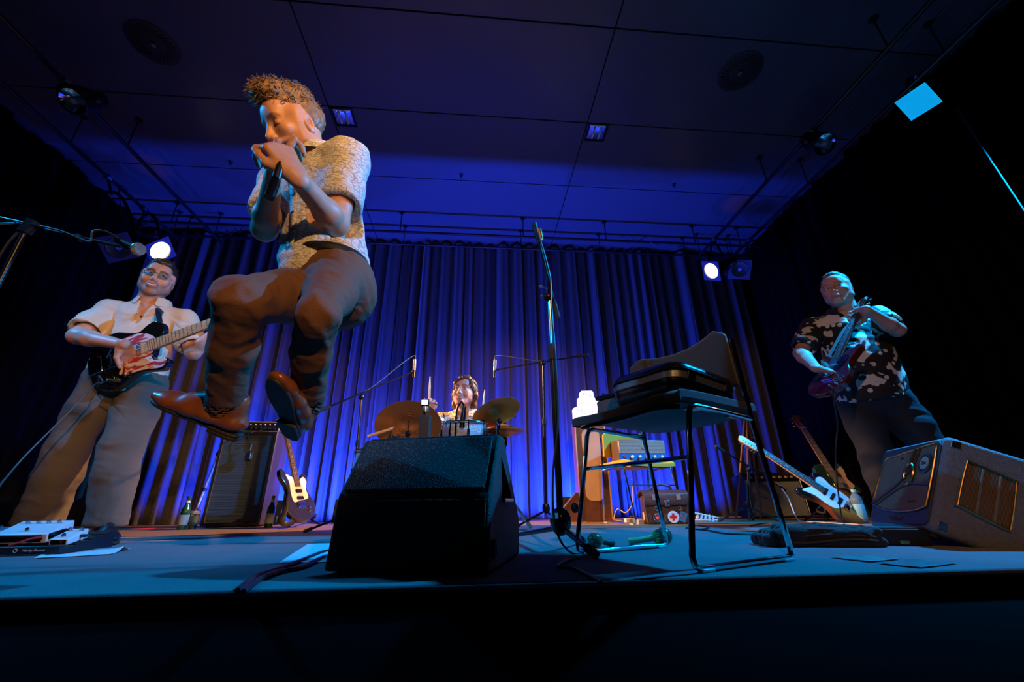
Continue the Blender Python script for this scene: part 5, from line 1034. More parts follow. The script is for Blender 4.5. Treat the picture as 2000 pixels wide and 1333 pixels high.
# ================================================================== PEOPLE
def A(v): return np.array([v[0], v[1], v[2]], float)
def vnoise(p, seed=0):
    i = np.floor(p).astype(np.int64); f = p-i; u = f*f*(3-2*f); out = 0
    def h(a, b, c):
        n = (a*374761393+b*668265263+c*2147483647+seed*974634777) & 0x7fffffff
        n = ((n ^ (n >> 13))*1274126177) & 0x7fffffff; return ((n ^ (n >> 16)) & 0xffff)/65535.
    for dx in (0, 1):
        for dy in (0, 1):
            for dz in (0, 1):
                w = (u[:, 0] if dx else 1-u[:, 0])*(u[:, 1] if dy else 1-u[:, 1])*(u[:, 2] if dz else 1-u[:, 2]); out = out+w*h(i[:, 0]+dx, i[:, 1]+dy, i[:, 2]+dz)
    return out
class Field:
    """smooth union of tapered limbs and ellipsoids, turned into one surface"""
    def __init__(s, res): s.res = res; s.ops = []; s.lo = np.full(3, 9.); s.hi = np.full(3, -9.)
    def _b(s, lo, hi, grow): 
        if grow: s.lo = np.minimum(s.lo, lo); s.hi = np.maximum(s.hi, hi)
    def cone(s, a, b, ra, rb, k=.02, flat=None, f=1., sub=False):
        a, b = A(a), A(b); m = max(ra, rb)*max(1, f); lo = np.minimum(a, b)-m; hi = np.maximum(a, b)+m; s._b(lo, hi, not sub)
        n = None if flat is None else A(flat)/np.linalg.norm(A(flat))
        def d(X, Y, Z):
            ba = b-a; L = ba@ba+1e-12; px, py, pz = X-a[0], Y-a[1], Z-a[2]; t = np.clip((px*ba[0]+py*ba[1]+pz*ba[2])/L, 0, 1)
            vx, vy, vz = px-t*ba[0], py-t*ba[1], pz-t*ba[2]
            if n is not None:
                q = (vx*n[0]+vy*n[1]+vz*n[2])*(1/f-1); vx, vy, vz = vx+q*n[0], vy+q*n[1], vz+q*n[2]
            return np.sqrt(vx*vx+vy*vy+vz*vz)-(ra+(rb-ra)*t)
        s.ops.append((d, lo, hi, k, sub)); return s
    def chain(s, pts, rs, k=.02, **kw):
        for i in range(len(pts)-1): s.cone(pts[i], pts[i+1], rs[i], rs[i+1], k, **kw)
        return s
    def ell(s, c, r, R=None, k=.02, sub=False):
        c, r = A(c), np.array(r, float); m = r.max(); lo, hi = c-m, c+m; s._b(lo, hi, not sub); Q = np.eye(3) if R is None else np.array(R)
        def d(X, Y, Z):
            x, y, z = X-c[0], Y-c[1], Z-c[2]; q = [(Q[0, j]*x+Q[1, j]*y+Q[2, j]*z)/r[j] for j in range(3)]
            k0 = np.sqrt(q[0]**2+q[1]**2+q[2]**2)+1e-9; k1 = np.sqrt((q[0]/r[0])**2+(q[1]/r[1])**2+(q[2]/r[2])**2)+1e-9; return k0*(k0-1)/k1
        s.ops.append((d, lo, hi, k, sub)); return s
    def cut(s, p, n, k=.004, rad=None, c=None):
        """remove the half space beyond p along n (optionally only near c)"""
        p, n = A(p), A(n)/np.linalg.norm(A(n)); lo = np.full(3, -9.) if rad is None else A(c)-rad; hi = np.full(3, 9.) if rad is None else A(c)+rad
        s.ops.append((lambda X, Y, Z: -((X-p[0])*n[0]+(Y-p[1])*n[1]+(Z-p[2])*n[2]), lo, hi, k, 'cut' if rad is None else ('ball', A(c), rad))); return s
    def mesh(s):
        r = s.res; lo = s.lo-3*r; n = np.ceil((s.hi+3*r-lo)/r).astype(int)+1; G = np.full(n, .2, np.float32); ax = [lo[i]+r*np.arange(n[i]) for i in range(3)]
        for d, l, h, k, sub in s.ops:
            pad = 3*r+k+.012; i0 = np.clip(np.floor((l-pad-lo)/r).astype(int), 0, n-1); i1 = np.clip(np.ceil((h+pad-lo)/r).astype(int)+1, 1, n)
            if np.any(i1 <= i0): continue
            sl = tuple(slice(i0[j], i1[j]) for j in range(3)); X, Y, Z = ax[0][sl[0], None, None], ax[1][None, sl[1], None], ax[2][None, None, sl[2]]
            v = d(X, Y, Z); g = G[sl]
            if isinstance(sub, tuple):
                c, rad = sub[1], sub[2]; m = np.sqrt((X-c[0])**2+(Y-c[1])**2+(Z-c[2])**2) < rad; G[sl] = np.where(m, np.maximum(g, -v), g); continue
            if sub:
                hh = np.clip(.5-.5*(g+v)/max(k, 1e-6), 0, 1); G[sl] = g*(1-hh)-v*hh+k*hh*(1-hh)
            else:
                hh = np.clip(.5+.5*(g-v)/max(k, 1e-6), 0, 1); G[sl] = g*(1-hh)+v*hh-k*hh*(1-hh)
        ins = G < 0; c = [slice(0, -1), slice(1, None)]
        corners = [(i, j, k) for i in (0, 1) for j in (0, 1) for k in (0, 1)]
        cnt = sum(ins[c[i], c[j], c[k]].astype(np.int8) for i, j, k in corners); act = (cnt > 0) & (cnt < 8); idx = np.argwhere(act)
        vid = np.full(act.shape, -1, np.int64); vid[act] = np.arange(len(idx))
        val = {q: G[idx[:, 0]+q[0], idx[:, 1]+q[1], idx[:, 2]+q[2]] for q in corners}; acc = np.zeros((len(idx), 3)); w = np.zeros(len(idx))
        for q in corners:
            for axn in range(3):
                if q[axn]: continue
                q2 = list(q); q2[axn] = 1; q2 = tuple(q2); a, b = val[q], val[q2]; m = (a < 0) != (b < 0); t = np.where(m, a/np.where(m, a-b, 1), 0)
                p = np.tile(np.array(q, float), (len(idx), 1)); p[:, axn] += t; acc += p*m[:, None]; w += m
        V = lo+r*(idx+acc/w[:, None]); F = []
        for axn in range(3):
            o = [(axn+1) % 3, (axn+2) % 3]; sl0 = [slice(None)]*3; sl1 = [slice(None)]*3; sl0[axn] = slice(0, -1); sl1[axn] = slice(1, None)
            a, b = ins[tuple(sl0)], ins[tuple(sl1)]; e = np.argwhere(a != b); e = e[(e[:, o[0]] > 0) & (e[:, o[1]] > 0) & (e[:, o[0]] < act.shape[o[0]]) & (e[:, o[1]] < act.shape[o[1]])]
            def at_(du, dv): x = e.copy(); x[:, o[0]] += du; x[:, o[1]] += dv; return vid[x[:, 0], x[:, 1], x[:, 2]]
            q = np.stack([at_(-1, -1), at_(0, -1), at_(0, 0), at_(-1, 0)], 1); fl = ~a[e[:, 0], e[:, 1], e[:, 2]]; q[fl] = q[fl][:, ::-1]; F.append(q)
        return V, np.concatenate(F)
def relax(V, F, it=1, lam=.5):
    for _ in range(it):
        S_ = np.zeros_like(V); c = np.zeros(len(V))
        for j in range(4): np.add.at(S_, F[:, j], V[F[:, (j+1) % 4]]+V[F[:, (j+3) % 4]]); np.add.at(c, F[:, j], 2)
        V = V*(1-lam)+lam*S_/np.maximum(c, 1)[:, None]
    return V
def normals(V, F):
    n = np.cross(V[F[:, 2]]-V[F[:, 0]], V[F[:, 3]]-V[F[:, 1]]); N = np.zeros_like(V)
    for j in range(4): np.add.at(N, F[:, j], n)
    return N/(np.linalg.norm(N, axis=1)[:, None]+1e-12)
def folds(V, F, amp, scale, axis, seed=0, stretch=.35, mask=None):
    """cloth creases: ridged noise, drawn out across the given axis"""
    N = normals(V, F); a = A(axis)/np.linalg.norm(A(axis)); q = V-(V@a)[:, None]*a*(0); along = (V@a)
    base = V*scale*stretch+np.outer(along, a)*scale*(1-stretch); w = vnoise(V*scale*.5+7, seed)[:, None]*1.4
    n1 = vnoise(base+w, seed+1); n2 = vnoise(base*2.1+w*1.5, seed+2); d = (1-np.abs(2*n1-1)*2)*.65+(1-np.abs(2*n2-1)*2)*.3
    d = d*amp*(.35+.9*vnoise(V*5, seed+4))
    if mask is not None: d = d*mask(V)
    return V+N*d[:, None]
def pymesh(name, parts, m, parent, cols=None, smooth=180):
    o = 0; Vs, Fs = [], []
    for V, F in parts: Vs.append(V); Fs.append(F+o); o += len(V)
    V = np.concatenate(Vs); F = np.concatenate(Fs); inv = np.array(parent.matrix_world.inverted()); V = V@inv[:3, :3].T+inv[:3, 3]
    me = bpy.data.meshes.new(name); me.vertices.add(len(V)); me.vertices.foreach_set('co', V.astype(np.float32).ravel()); me.loops.add(F.size); me.loops.foreach_set('vertex_index', F.astype(np.int32).ravel())
    me.polygons.add(len(F)); me.polygons.foreach_set('loop_start', np.arange(0, F.size, 4, dtype=np.int32)); me.update(calc_edges=True); me.validate()
    if cols is not None:
        at_ = me.color_attributes.new('Col', 'FLOAT_COLOR', 'POINT'); at_.data.foreach_set('color', np.concatenate([np.concatenate(cols), np.ones((len(V), 1))], 1).astype(np.float32).ravel())
    return mkobj(name, me, m, parent, smooth)
M_skin = mat('skin', (.6, .35, .25), .48, attr='Col', spec=.35)
bsdf(M_skin).inputs['Subsurface Weight'].default_value = .08; bsdf(M_skin).inputs['Subsurface Radius'].default_value = (.01, .004, .002); bsdf(M_skin).inputs['Subsurface Scale'].default_value = .5
def basis(fwd, up):
    f = Vector(fwd).normalized(); u = Vector(up); u = (u-f*u.dot(f)).normalized(); l = u.cross(f); return l, f, u     # left, forward, up
def head(pos, fwd, up, s, skin, opt):
    """returns face/neck surface in world space with vertex colours"""
    l, f, u = basis(fwd, up); g = Field(.0027)
    wd = opt.get('wide', 1.0); jw = opt.get('jaw', 1.0)
    g.ell((0, -.018, .045), (.074*wd, .094, .084), k=.02); g.ell((0, .022, .0), (.066*wd, .066, .09), k=.03); g.ell((0, .03, -.05), (.052*wd*jw, .058, .062), k=.03)
    for s_ in (-1, 1):
        g.cone((s_*.054*wd*jw, -.005, -.055), (s_*.018, .068, -.096), .021, .018, .025); g.ell((s_*.043*wd, .062, -.014), (.025, .022, .02), k=.02); g.cone((s_*.064*wd, .02, .03), (s_*.058*wd, .02, -.05), .018, .016, .03)
    g.ell((0, .074, -.098), (.024*jw, .02, .02), k=.02); g.cone((-.036, .078, .034), (.036, .078, .034), .014, .014, .02); g.ell((0, .064, .065), (.052*wd, .032, .035), k=.03)
    g.cone((0, .086, .022), (0, .108, -.026), .0085, .0125, .014)
    for s_ in (-1, 1): g.ell((s_*.013, .099, -.032), (.0095, .011, .009), k=.008)
    for s_ in (-1, 1): g.ell((s_*.033, .101, .012), (.017, .017, .0125), k=.012, sub=True); g.ell((s_*.033, .076, .011), (.0145, .0135, .0125), k=.004)
    g.ell((0, .098, -.066), (.027, .012, .018), k=.02)
    sm = opt.get('smile', 0)
    g.cone((-.023, .094, -.064+.006*sm), (0, .106, -.0655), .0055, .0075, .006); g.cone((.023, .094, -.064+.006*sm), (0, .106, -.0655), .0055, .0075, .006); g.cone((-.018, .095, -.074+.004*sm), (.018, .095, -.074+.004*sm), .007, .007, .006)
    if sm: g.cone((-.024, .103, -.066+.005), (0, .112, -.0705), .0035, .0048, .003, sub=True); g.cone((.024, .103, -.066+.005), (0, .112, -.0705), .0035, .0048, .003, sub=True)
    else: g.cone((-.022, .108, -.0695), (.022, .108, -.0695), .0022, .0022, .004, sub=True)
    if sm:
        for s_ in (-1, 1): g.ell((s_*.044*wd, .066, -.032), (.018, .018, .02), k=.015)
    for s_ in (-1, 1):
        Re = Matrix.Rotation(s_*-.35, 3, 'Z'); g.ell((s_*.077*wd, -.012, -.002), (.009, .021, .033), Re, k=.006); g.ell((s_*.084*wd, -.009, .002), (.006, .012, .02), Re, k=.005, sub=True)
    g.chain([(0, -.022, -.05), (0, -.036, -.12), (0, -.045, -.20)], [.056*opt.get('neck', 1), .055*opt.get('neck', 1), .064*opt.get('neck', 1)], .03, flat=(0, 1, 0), f=1.05)
    V, F = g.mesh(); V = relax(V, F, 1, .35)
    x, y, z = np.abs(V[:, 0]), V[:, 1], V[:, 2]; C = np.tile(np.array(skin, float), (len(V), 1))
    def mixm(m, c): 
        m = np.clip(m, 0, 1)[:, None]; C[:] = C*(1-m)+np.array(c)*m
    sk = np.array(skin); sstep = lambda e0, e1, v: np.clip((v-e0)/(e1-e0), 0, 1)
    mixm((.5*sstep(.03, .0, np.hypot(x-.045, z+.03)) + .5*sstep(.02, 0, np.hypot(x, z+.03)))*(y > .04)*.5, sk*[1.05, .75, .7])
    if opt.get('beard'):
        hc, st = opt['beard']; nn = vnoise(V*220, 3)
        bm = sstep(-.038, -.06, z+.15*np.maximum(0, .05-y)*0)*(y > -.01)*sstep(.125, .09, -z)*1.0; bm = np.maximum(bm, (np.abs(z+.052) < .011)*(x < .032)*(y > .07)); bm = np.maximum(bm, (x > .05)*(z < .0)*(z > -.09)*(y > -.005)*(y < .04)*.9)
        mixm(bm*st*(.6+.6*nn), hc)
    bc = opt.get('brow', (.10, .05, .025)); arch = .036-.010*((x-.032)/.02)**2*.5+opt.get('browlift', 0)
    mixm(sstep(.0075, .004, np.abs(z-arch))*(x > .011)*(x < .054)*(y > .055)*opt.get('browst', .85), bc)
    lz = -.0695+.006*sm*np.clip(x/.024, 0, 1)
    mixm(sstep(.0135, .009, np.abs(z-lz))*sstep(.03, .024, x)*(y > .085)*.75, sk*[.85, .45, .42])
    if sm:
        th = sstep(.0042*sm+.001, .003*sm, np.abs(z-(lz-.0005)))*(x < .021)*(y > .08); mixm(th, (.78, .74, .68)); mixm(sstep(.002, .0005, np.abs(z-(lz-.0042*sm)))*(x < .022)*(y > .08)*.8, (.12, .03, .03))
    else: mixm(sstep(.0022, .001, np.abs(z-lz))*(x < .024)*(y > .085)*.7, (.14, .05, .04))
    dx, dz = x-.033, z-.0105
    if opt.get('closed'): mixm(sstep(.003, .001, np.abs(dz+.006+dx*dx*12))*(np.abs(dx) < .015)*(y > .06), (.10, .05, .03)); mixm(sstep(.02, .005, np.hypot(dx, dz))*(y > .05)*.3, sk*[.8, .6, .6])
    else:
        sq = opt.get('squint', 1.0); ey = (dx/.0145)**2+(dz/(.0062*sq))**2; e_in = (ey < 1)*(y > .055); mixm(e_in*1., (.62, .6, .58)); gz = opt.get('gaze', 0)
        sx = V[:, 0]-np.sign(V[:, 0])*.033-gz; mixm((np.hypot(sx, dz) < .0058)*e_in, (.05, .035, .03)); mixm((np.hypot(sx, dz) < .0026)*e_in, (.0, .0, .0)); mixm((np.abs(ey-1) < .35)*(dz > -.001)*(y > .055), (.06, .03, .02))
    mixm((x > .07*wd)*(np.hypot(y+.009, z-.002) < .012)*.5, sk*[.6, .35, .3])
    R = np.array([[l[i], f[i], u[i]] for i in range(3)]); return (V*s)@R.T+A(pos), F, C
def hairmass(pos, fwd, up, s, style, seed=0, wd=1.0):
    l, f, u = basis(fwd, up); g = Field(.0032)
    if style == 'quiff':
        g.ell((0, -.024, .052), (.080, .098, .088), k=.01); g.ell((0, .035, .118), (.062, .062, .044), k=.03); g.ell((0, .075, .125), (.045, .035, .032), k=.02); g.ell((0, -.03, .12), (.06, .07, .036), k=.03)
    elif style == 'short':
        g.ell((0, -.020, .050), (.0835*wd, .101, .090), k=.01); g.ell((0, .02, .108), (.062, .072, .034), k=.03); g.ell((.01, .06, .098), (.045, .03, .025), k=.02)
    elif style == 'crop': g.ell((0, -.022, .049), (.0795*wd, .097, .088), k=.01); g.ell((0, .03, .108), (.05, .05, .026), k=.02)
    else:
        g.ell((0, -.022, .05), (.084, .101, .09), k=.01)
        for s_ in (-1, 1): g.chain([(s_*.074, .01, .05), (s_*.082, -.01, -.02), (s_*.078, -.03, -.09), (s_*.066, -.04, -.125)], [.026, .024, .022, .010], .02)
        g.chain([(.0, -.09, .02), (0, -.09, -.06), (0, -.075, -.12)], [.06, .05, .03], .03, flat=(0, 1, 0), f=.5); g.chain([(.035, .065, .105), (-.01, .088, .088), (-.052, .072, .055), (-.072, .04, .02)], [.018, .016, .017, .014], .02); g.chain([(.035, .065, .105), (.06, .055, .07), (.072, .03, .02)], [.018, .016, .014], .02)
    # open the face
    if style == 'quiff': g.ell((0, .098, .012), (.060, .082, .078), k=.01, sub=True); g.ell((0, .05, -.075), (.10, .095, .07), k=.01, sub=True)
    elif style in ('short',): g.ell((0, .100, .006), (.060, .072, .066), k=.01, sub=True); g.ell((0, .05, -.075), (.11, .09, .065), k=.01, sub=True)
    elif style == 'crop': g.ell((0, .100, .012), (.064, .085, .086), k=.01, sub=True); g.ell((0, .05, -.075), (.11, .09, .07), k=.01, sub=True)
    else: g.ell((0, .105, -.02), (.058, .075, .085), k=.008, sub=True)
    if style != 'long':
        g.cut((0, 0, -.045), (0, 0, -1))
        for s_ in (-1, 1): g.ell((s_*.082*wd, -.008, -.006), (.016, .024, .035), k=.004, sub=True)
        g.ell((0, -.03, -.13), (.12, .075, .10), k=.01, sub=True)
    else: g.cut((0, 0, -.14), (0, 0, -1))
    V, F = g.mesh(); N = normals(V, F); st = np.array([1., .35, .35]) if style != 'long' else np.array([1., 1., .18])
    n = vnoise(V*150*st+vnoise(V*30, 5)[:, None]*4, seed); n2 = vnoise(V*45*st+9, seed+1); V = V+N*((n-.5)*.006+(n2-.5)*(.012 if style == 'quiff' else .007))[:, None]
    R = np.array([[l[i], f[i], u[i]] for i in range(3)]); parts = [((V*s)@R.T+A(pos), F)]
    # curls and strands
    rg = random.Random(seed); b = MB(); cnt = {'quiff': 900, 'short': 260, 'crop': 160, 'long': 240}[style]; top = V[(V[:, 2] > (.06 if style != 'long' else -.1))]; nt_ = N[(V[:, 2] > (.06 if style != 'long' else -.1))]
    for _ in range(cnt):
        i = rg.randrange(len(top)); p = Vector(top[i]); n_ = Vector(nt_[i]); L = {'quiff': .022, 'short': .018, 'crop': .010, 'long': .045}[style]*rg.uniform(.5, 1.2)
        d = (n_*({'quiff': .28, 'long': .08}.get(style, .35))+Vector((rg.uniform(-.5, .5), .5 if style in ('quiff', 'short') else rg.uniform(-.2, .4), -.9 if style == 'long' else rg.uniform(-.1, .4)))).normalized(); q = d.orthogonal().normalized(); w = d.cross(q); cu = rg.uniform(.15, .4) if style == 'quiff' else .08; ph = rg.uniform(0, 6)
        b.tube([p-n_*.003+d*L*t+(q*math.cos(ph+t*5)+w*math.sin(ph+t*5))*L*cu*t for t in (0, .3, .6, .85, 1)], [.0015, .0017, .0015, .001, .0004], 4)
    q = np.array(b.v); fq = np.array([x for x in b.f if len(x) == 4]); parts.append(((q*s)@R.T+A(pos), fq)); return parts
def hand(g, wrist, d, n, side, curls, s=1.0, thumb=((.55, .55, -.3), (.85, .15, -.35)), spread=.06):
    """palm and five fingers; d along the fingers, n out of the back, side=+1 thumb on the left of d seen from the back"""
    d = Vector(d).normalized(); n = Vector(n); n = (n-d*n.dot(d)).normalized(); t = n.cross(d)*side; W = Vector(wrist)
    g.cone(W-d*.01*s, W+d*.03*s, .024*s, .026*s, .015, flat=n, f=.72)
    kn = [(.031, .088), (.0105, .093), (-.0105, .088), (-.030, .079)]; ln = [(.043, .027, .021), (.047, .030, .022), (.043, .028, .021), (.034, .021, .019)]; rr = [.0092, .0095, .0090, .0080]
    for (o, a), L, r, cu in zip(kn, ln, rr, curls):
        K = W+t*o*s+d*a*s; g.cone(W+t*o*.55*s+d*.02*s, K, .0155*s, .0125*s, .014, flat=n, f=.85); ang = 0; p = K
        for j in range(3):
            ang += cu[j]; dd = (d*math.cos(ang)-n*math.sin(ang)+t*(o/.03)*spread*(1 if j == 0 else .3)).normalized(); q = p+dd*L[j]*s; g.cone(p, q, r*s*(1-.08*j), r*s*(.92-.1*j), .004); p = q
    B = W+d*.026*s+t*.024*s-n*.006*s; v1 = d*thumb[0][0]+t*thumb[0][1]+n*thumb[0][2]; v2 = d*thumb[1][0]+t*thumb[1][1]+n*thumb[1][2]; K1 = B+v1.normalized()*.040*s; K2 = K1+v2.normalized()*.032*s; K3 = K2+v2.normalized()*.022*s
    g.cone(W+d*.01*s+t*.014*s, B, .018*s, .017*s, .012); g.cone(B, K1, .0165*s, .0125*s, .01); g.cone(K1, K2, .0115*s, .0105*s, .004); g.cone(K2, K3, .0105*s, .0085*s, .003)
def arm(shoulder, elbow, wrist, hd, hn, side, curls, skin, rs=(.046, .037, .039, .026), s=1.0, **kw):
    g = Field(.0036); sh, e, w = Vector(shoulder), Vector(elbow), Vector(wrist); m = lerp(e, w, .28)
    g.chain([sh, lerp(sh, e, .5), e], [rs[0], rs[0]*.98, rs[1]], .02); g.cone(e, m, rs[1]*.98, rs[2], .02); g.cone(m, w, rs[2], rs[3], .02, flat=hn, f=.85); hand(g, w, hd, hn, side, curls, s, **kw)
    V, F = g.mesh(); V = relax(V, F, 1, .3); C = np.tile(np.array(skin, float), (len(V), 1)); nn = vnoise(V*60, 2)[:, None]; C = C*(.93+.14*nn)
    dw = np.linalg.norm(V-A(w+Vector(hd).normalized()*.11*s), axis=1)[:, None]; C = C*np.where(dw < .06, [1.0, .92, .9], [1., 1., 1.]); return V, F, C
FIST = [(1.25, 1.45, .8)]*4; GRIP = [(.95, 1.15, .6), (1.0, 1.2, .6), (1.05, 1.2, .6), (1.1, 1.2, .6)]; RELAX = [(.45, .6, .35), (.5, .65, .4), (.55, .7, .4), (.6, .7, .4)]
def shoe(parent, ankle, toe, up, m_up, m_sole, s=1.0, m_lace=None):
    """shoe from heel to toe under an ankle; its sole and laces are sub-parts"""
    a = Vector(ankle); t = Vector(toe).normalized(); u = Vector(up); u = (u-t*u.dot(t)).normalized(); r = t.cross(u); g = Field(.0042); q = lambda x, y, z: a+t*x*s+r*y*s+u*z*s
    g.chain([q(-.045, 0, -.045), q(.03, 0, -.045), q(.10, .004, -.052), q(.175, .004, -.060), q(.215, .002, -.064)], [.036, .042, .046, .040, .026], .02, flat=u, f=.62); g.chain([q(-.035, 0, -.04), q(-.02, 0, .02)], [.034, .038], .02); g.cone(q(.0, 0, .015), q(.11, .002, -.032), .036, .026, .025); g.cut(q(0, 0, -.078), -u); g.cone(q(-.01, 0, .03), q(-.01, 0, .1), .030, .034, .004, sub=True)
    V, F = g.mesh(); up_ = pymesh('shoe', [(V, F)], m_up, parent)
    ol = [(-.085, 0), (-.075, .026), (-.03, .035), (.04, .034), (.11, .046), (.18, .042), (.225, .022), (.238, 0), (.225, -.024), (.18, -.040), (.11, -.040), (.04, -.032), (-.03, -.034), (-.075, -.026)]; po = [(p.x*s, p.y*s) for p in spline([(x, y, 0) for x, y in ol], 3, True)]; M = Matrix.Translation(a) @ frame(t, r, u).to_4x4()
    inv = parent.matrix_world.inverted(); so = MB().prism(po, -.088*s, -.076*s, inv @ M).build('sole', m_sole, up_, bevel=.003); MB().prism([p for p in po if p[0] < .035*s]+[(.03*s, -.02*s), (.03*s, .02*s)][:0], -.100*s, -.088*s, inv @ M).build('heel_block', m_sole, up_, bevel=.002)
    ml = m_lace or M_black
    for k in range(4):
        x = .03+.022*k; z = .022-.018*k; MB().tube([inv @ q(x, -.022, z-.010), inv @ q(x+.006, 0, z+.001), inv @ q(x, .022, z-.010)], .0022*s, 5).build('lace', ml, up_)
    for sg in (-1, 1): MB().tube(spline([inv @ q(.02, 0, .022), inv @ q(.015, sg*.025, .04), inv @ q(.03, sg*.045, .025), inv @ q(.035, sg*.02, .018)], 4), .002*s, 5).build('lace_bow', ml, up_)
    return up_
def thinbody(J, skin):
    b = MB()
    for pts, r in J: b.tube([Vector(p) for p in pts], r, 8)
    q = [f if len(f) == 4 else None for f in b.f]; V = np.array(b.v); F = np.array([f for f in q if f]); return V, F, np.tile(np.array(skin, float), (len(V), 1))
def leg(g, hip, knee, ankle, r, k=.03):
    h, kn, an = Vector(hip), Vector(knee), Vector(ankle); g.chain([h, lerp(h, kn, .5), kn], [r[0], r[1], r[2]], k); g.chain([kn, lerp(kn, an, .4), an+(an-kn).normalized()*.02], [r[2], r[3], r[4]], k)
def hollow(g, end, back, rad, depth=.05): e = Vector(end); d = Vector(back).normalized(); g.cut(e, -d, c=e-d*.045, rad=max(rad*1.9, .05)); g.cone(e+d*depth*-.2, e+d*depth, rad, rad*.9, .003, sub=True)
def buttons(parent, pts, n, m, r=.0055):
    inv = parent.matrix_world.inverted(); nn = inv.to_3x3() @ Vector(n)
    for p in pts: MB().lathe([(r, 0), (r, .002), (r*.6, .003), (0, .002)], 12, inv @ Vector(p), nn).build('button', m, parent)
def surf(V, o, d):
    """first point of a cloth surface met along a line"""
    o, d = A(o), A(d)/np.linalg.norm(A(d)); q = V-o; t = q@d; r = np.linalg.norm(q-np.outer(t, d), axis=1); i = r < .014
    return Vector(o+d*(t[i].min() if i.any() else 0))
Z = Vector((0, 0, 1))
def jn(f, off=0): return Vector(f)
# ------------------------------------------------------------------ the jumping harmonica player
SK1 = (.56, .30, .20)
Fh = Vector((-.72, -.69, 0)).normalized(); Rh = Fh.cross(Z); Fs = Vector((-.42, -.90, 0)).normalized(); Rs = Fs.cross(Z)
pel = at(641, 560, 1.27); hipR, hipL = pel+Rh*.085, pel-Rh*.085
kneeR = reach(468, 588, hipR, .41); ankR = reach(438, 792, kneeR, .39, False); kneeL = reach(619, 616, hipL, .37); ankL = reach(598, 785, kneeL, .38, False)
neck = at(617, 322, 1.24); shL = neck-Rs*.150-Z*.035; shR = neck+Rs*.155-Z*.045
hpos = at(579, 257, 1.18); hf = Vector((-.62, -.54, -.57)); hu = Vector((-.16, -.36, .92))
_b = basis(hf, hu); mouth = hpos+_b[1]*.092-_b[2]*.072
elL = reach(657, 437, shL, .285); wrL = reach(580, 346, elL, .25); elR = reach(517, 448, shR, .285); wrR = reach(534, 342, elR, .25)
t = thing('person', 'man leaping in the air playing harmonica in printed short-sleeved shirt and brown trousers', 'person', (pel.x, pel.y, 0)); PJ = t
hv, hF, hC = head(hpos, hf, hu, 1.0, SK1, dict(closed=True, brow=(.16, .08, .03), browst=.6, beard=((.30, .14, .07), .35)))
dL = (at(547, 297, wrL.y-.01)-wrL); dR = (at(540, 292, wrR.y-.02)-wrR)
aL = arm(shL, elL, wrL, at(557, 310, wrL.y-.02)-wrL, Vector((.55, -.75, .25)), 1, GRIP, SK1, (.047, .038, .041, .027), 1.0, thumb=((.7, .5, -.3), (.9, -.1, -.3)))
aR = arm(shR, elR, wrR, at(541, 288, wrR.y-.03)-wrR, Vector((-.8, -.55, .2)), -1, GRIP, SK1, (.047, .038, .041, .027), 1.0)
tb = thinbody([([neck, pel], .09), ([hipR, kneeR, ankR], .035), ([hipL, kneeL, ankL], .035), ([shL, shR], .05)], SK1)
pymesh('body', [(hv, hF), aL[:2], aR[:2], tb[:2]], M_skin, t, [hC, aL[2], aR[2], tb[2]])
pymesh('hair', hairmass(hpos, hf, hu, 1.0, 'quiff', 4), mat('blond_hair', (.30, .165, .06), .5, var=(60, (.15, .075, .025), .25)), t)
g = Field(.006); wst = lerp(pel, neck, .12); che = lerp(pel, neck, .70)
g.chain([lerp(pel, neck, .02), wst, lerp(pel, neck, .4), che], [.140, .134, .134, .140], .05, flat=Fs, f=.76); g.cone(shL, shR, .070, .070, .05); g.cone(che, neck-Z*.03, .13, .075, .05, flat=Fs, f=.75)
# loose shirt front swinging forward
g.chain([lerp(pel, neck, .30)+Fs*.085, lerp(pel, neck, .08)+Fs*.115-Rs*-.01, lerp(pel, neck, -.03)+Fs*.14+Rs*.03], [.075, .06, .02], .05, flat=Fs, f=.45)
for sh, el in ((shL, elL), (shR, elR)):
    e = lerp(sh, el, .70); d = (sh-el).normalized(); g.chain([sh, lerp(sh, el, .5), e], [.068, .066, .066], .03); hollow(g, e, d, .054)
g.cone(neck-Z*.06, neck+Z*.1+Fs*.02, .050, .062, .008, sub=True); g.cone(neck+Fs*.075-Z*.03, neck+Fs*.14-Z*.14, .034, .008, .01, sub=True)
g.cone(pel-Z*.02, lerp(pel, neck, .10), .125, .10, .01, sub=True, flat=Fs, f=.72); g.cut(lerp(pel, neck, -.075), pel-neck+Fs*.12)
V, F = g.mesh(); V = folds(V, F, .0085, 13, (.35, 0, 1), 3, .4); V = folds(V, F, .005, 26, (1, .3, -.4), 8, .5); V = relax(V, F, 1, .4)
M_paisley = printmat('printed_cotton', (.66, .64, .60), 'paisley'); sho = pymesh('shirt', [(V, F)], M_paisley, t); Vj = V
def collar(parent, neck, fwd, m, s=1.0, spread=.07, h=.045):
    """two folded collar leaves around the neck, sub-parts of the shirt"""
    inv = parent.parent.matrix_world.inverted(); rt = Vector(fwd).cross(Z).normalized()
    for sg in (-1, 1):
        P = []
        for i in range(9):
            a = PI*(i/8)*.86; c = neck-Vector(fwd)*math.cos(a)*.066*s+rt*sg*math.sin(a)*.068*s; o = (c-neck).normalized(); zz = .035-.030*(i/8)**1.5
            drop = h*(1+.6*(i/8)**3); P.append([inv @ (c+Z*zz), inv @ (c+o*.010+Z*(zz+.006)), inv @ (c+o*.022+Z*(zz-drop*.5)+Vector(fwd)*.012*(i/8)), inv @ (c+o*.030+Z*(zz-drop)+Vector(fwd)*.02*(i/8))])
        MB().grid(P).build('collar', m, parent, solid=.0025, sub=1)
collar(sho, neck+Z*.036, Fs, M_paisley, 1.08, h=.05)
c0 = lerp(pel, neck, .55)
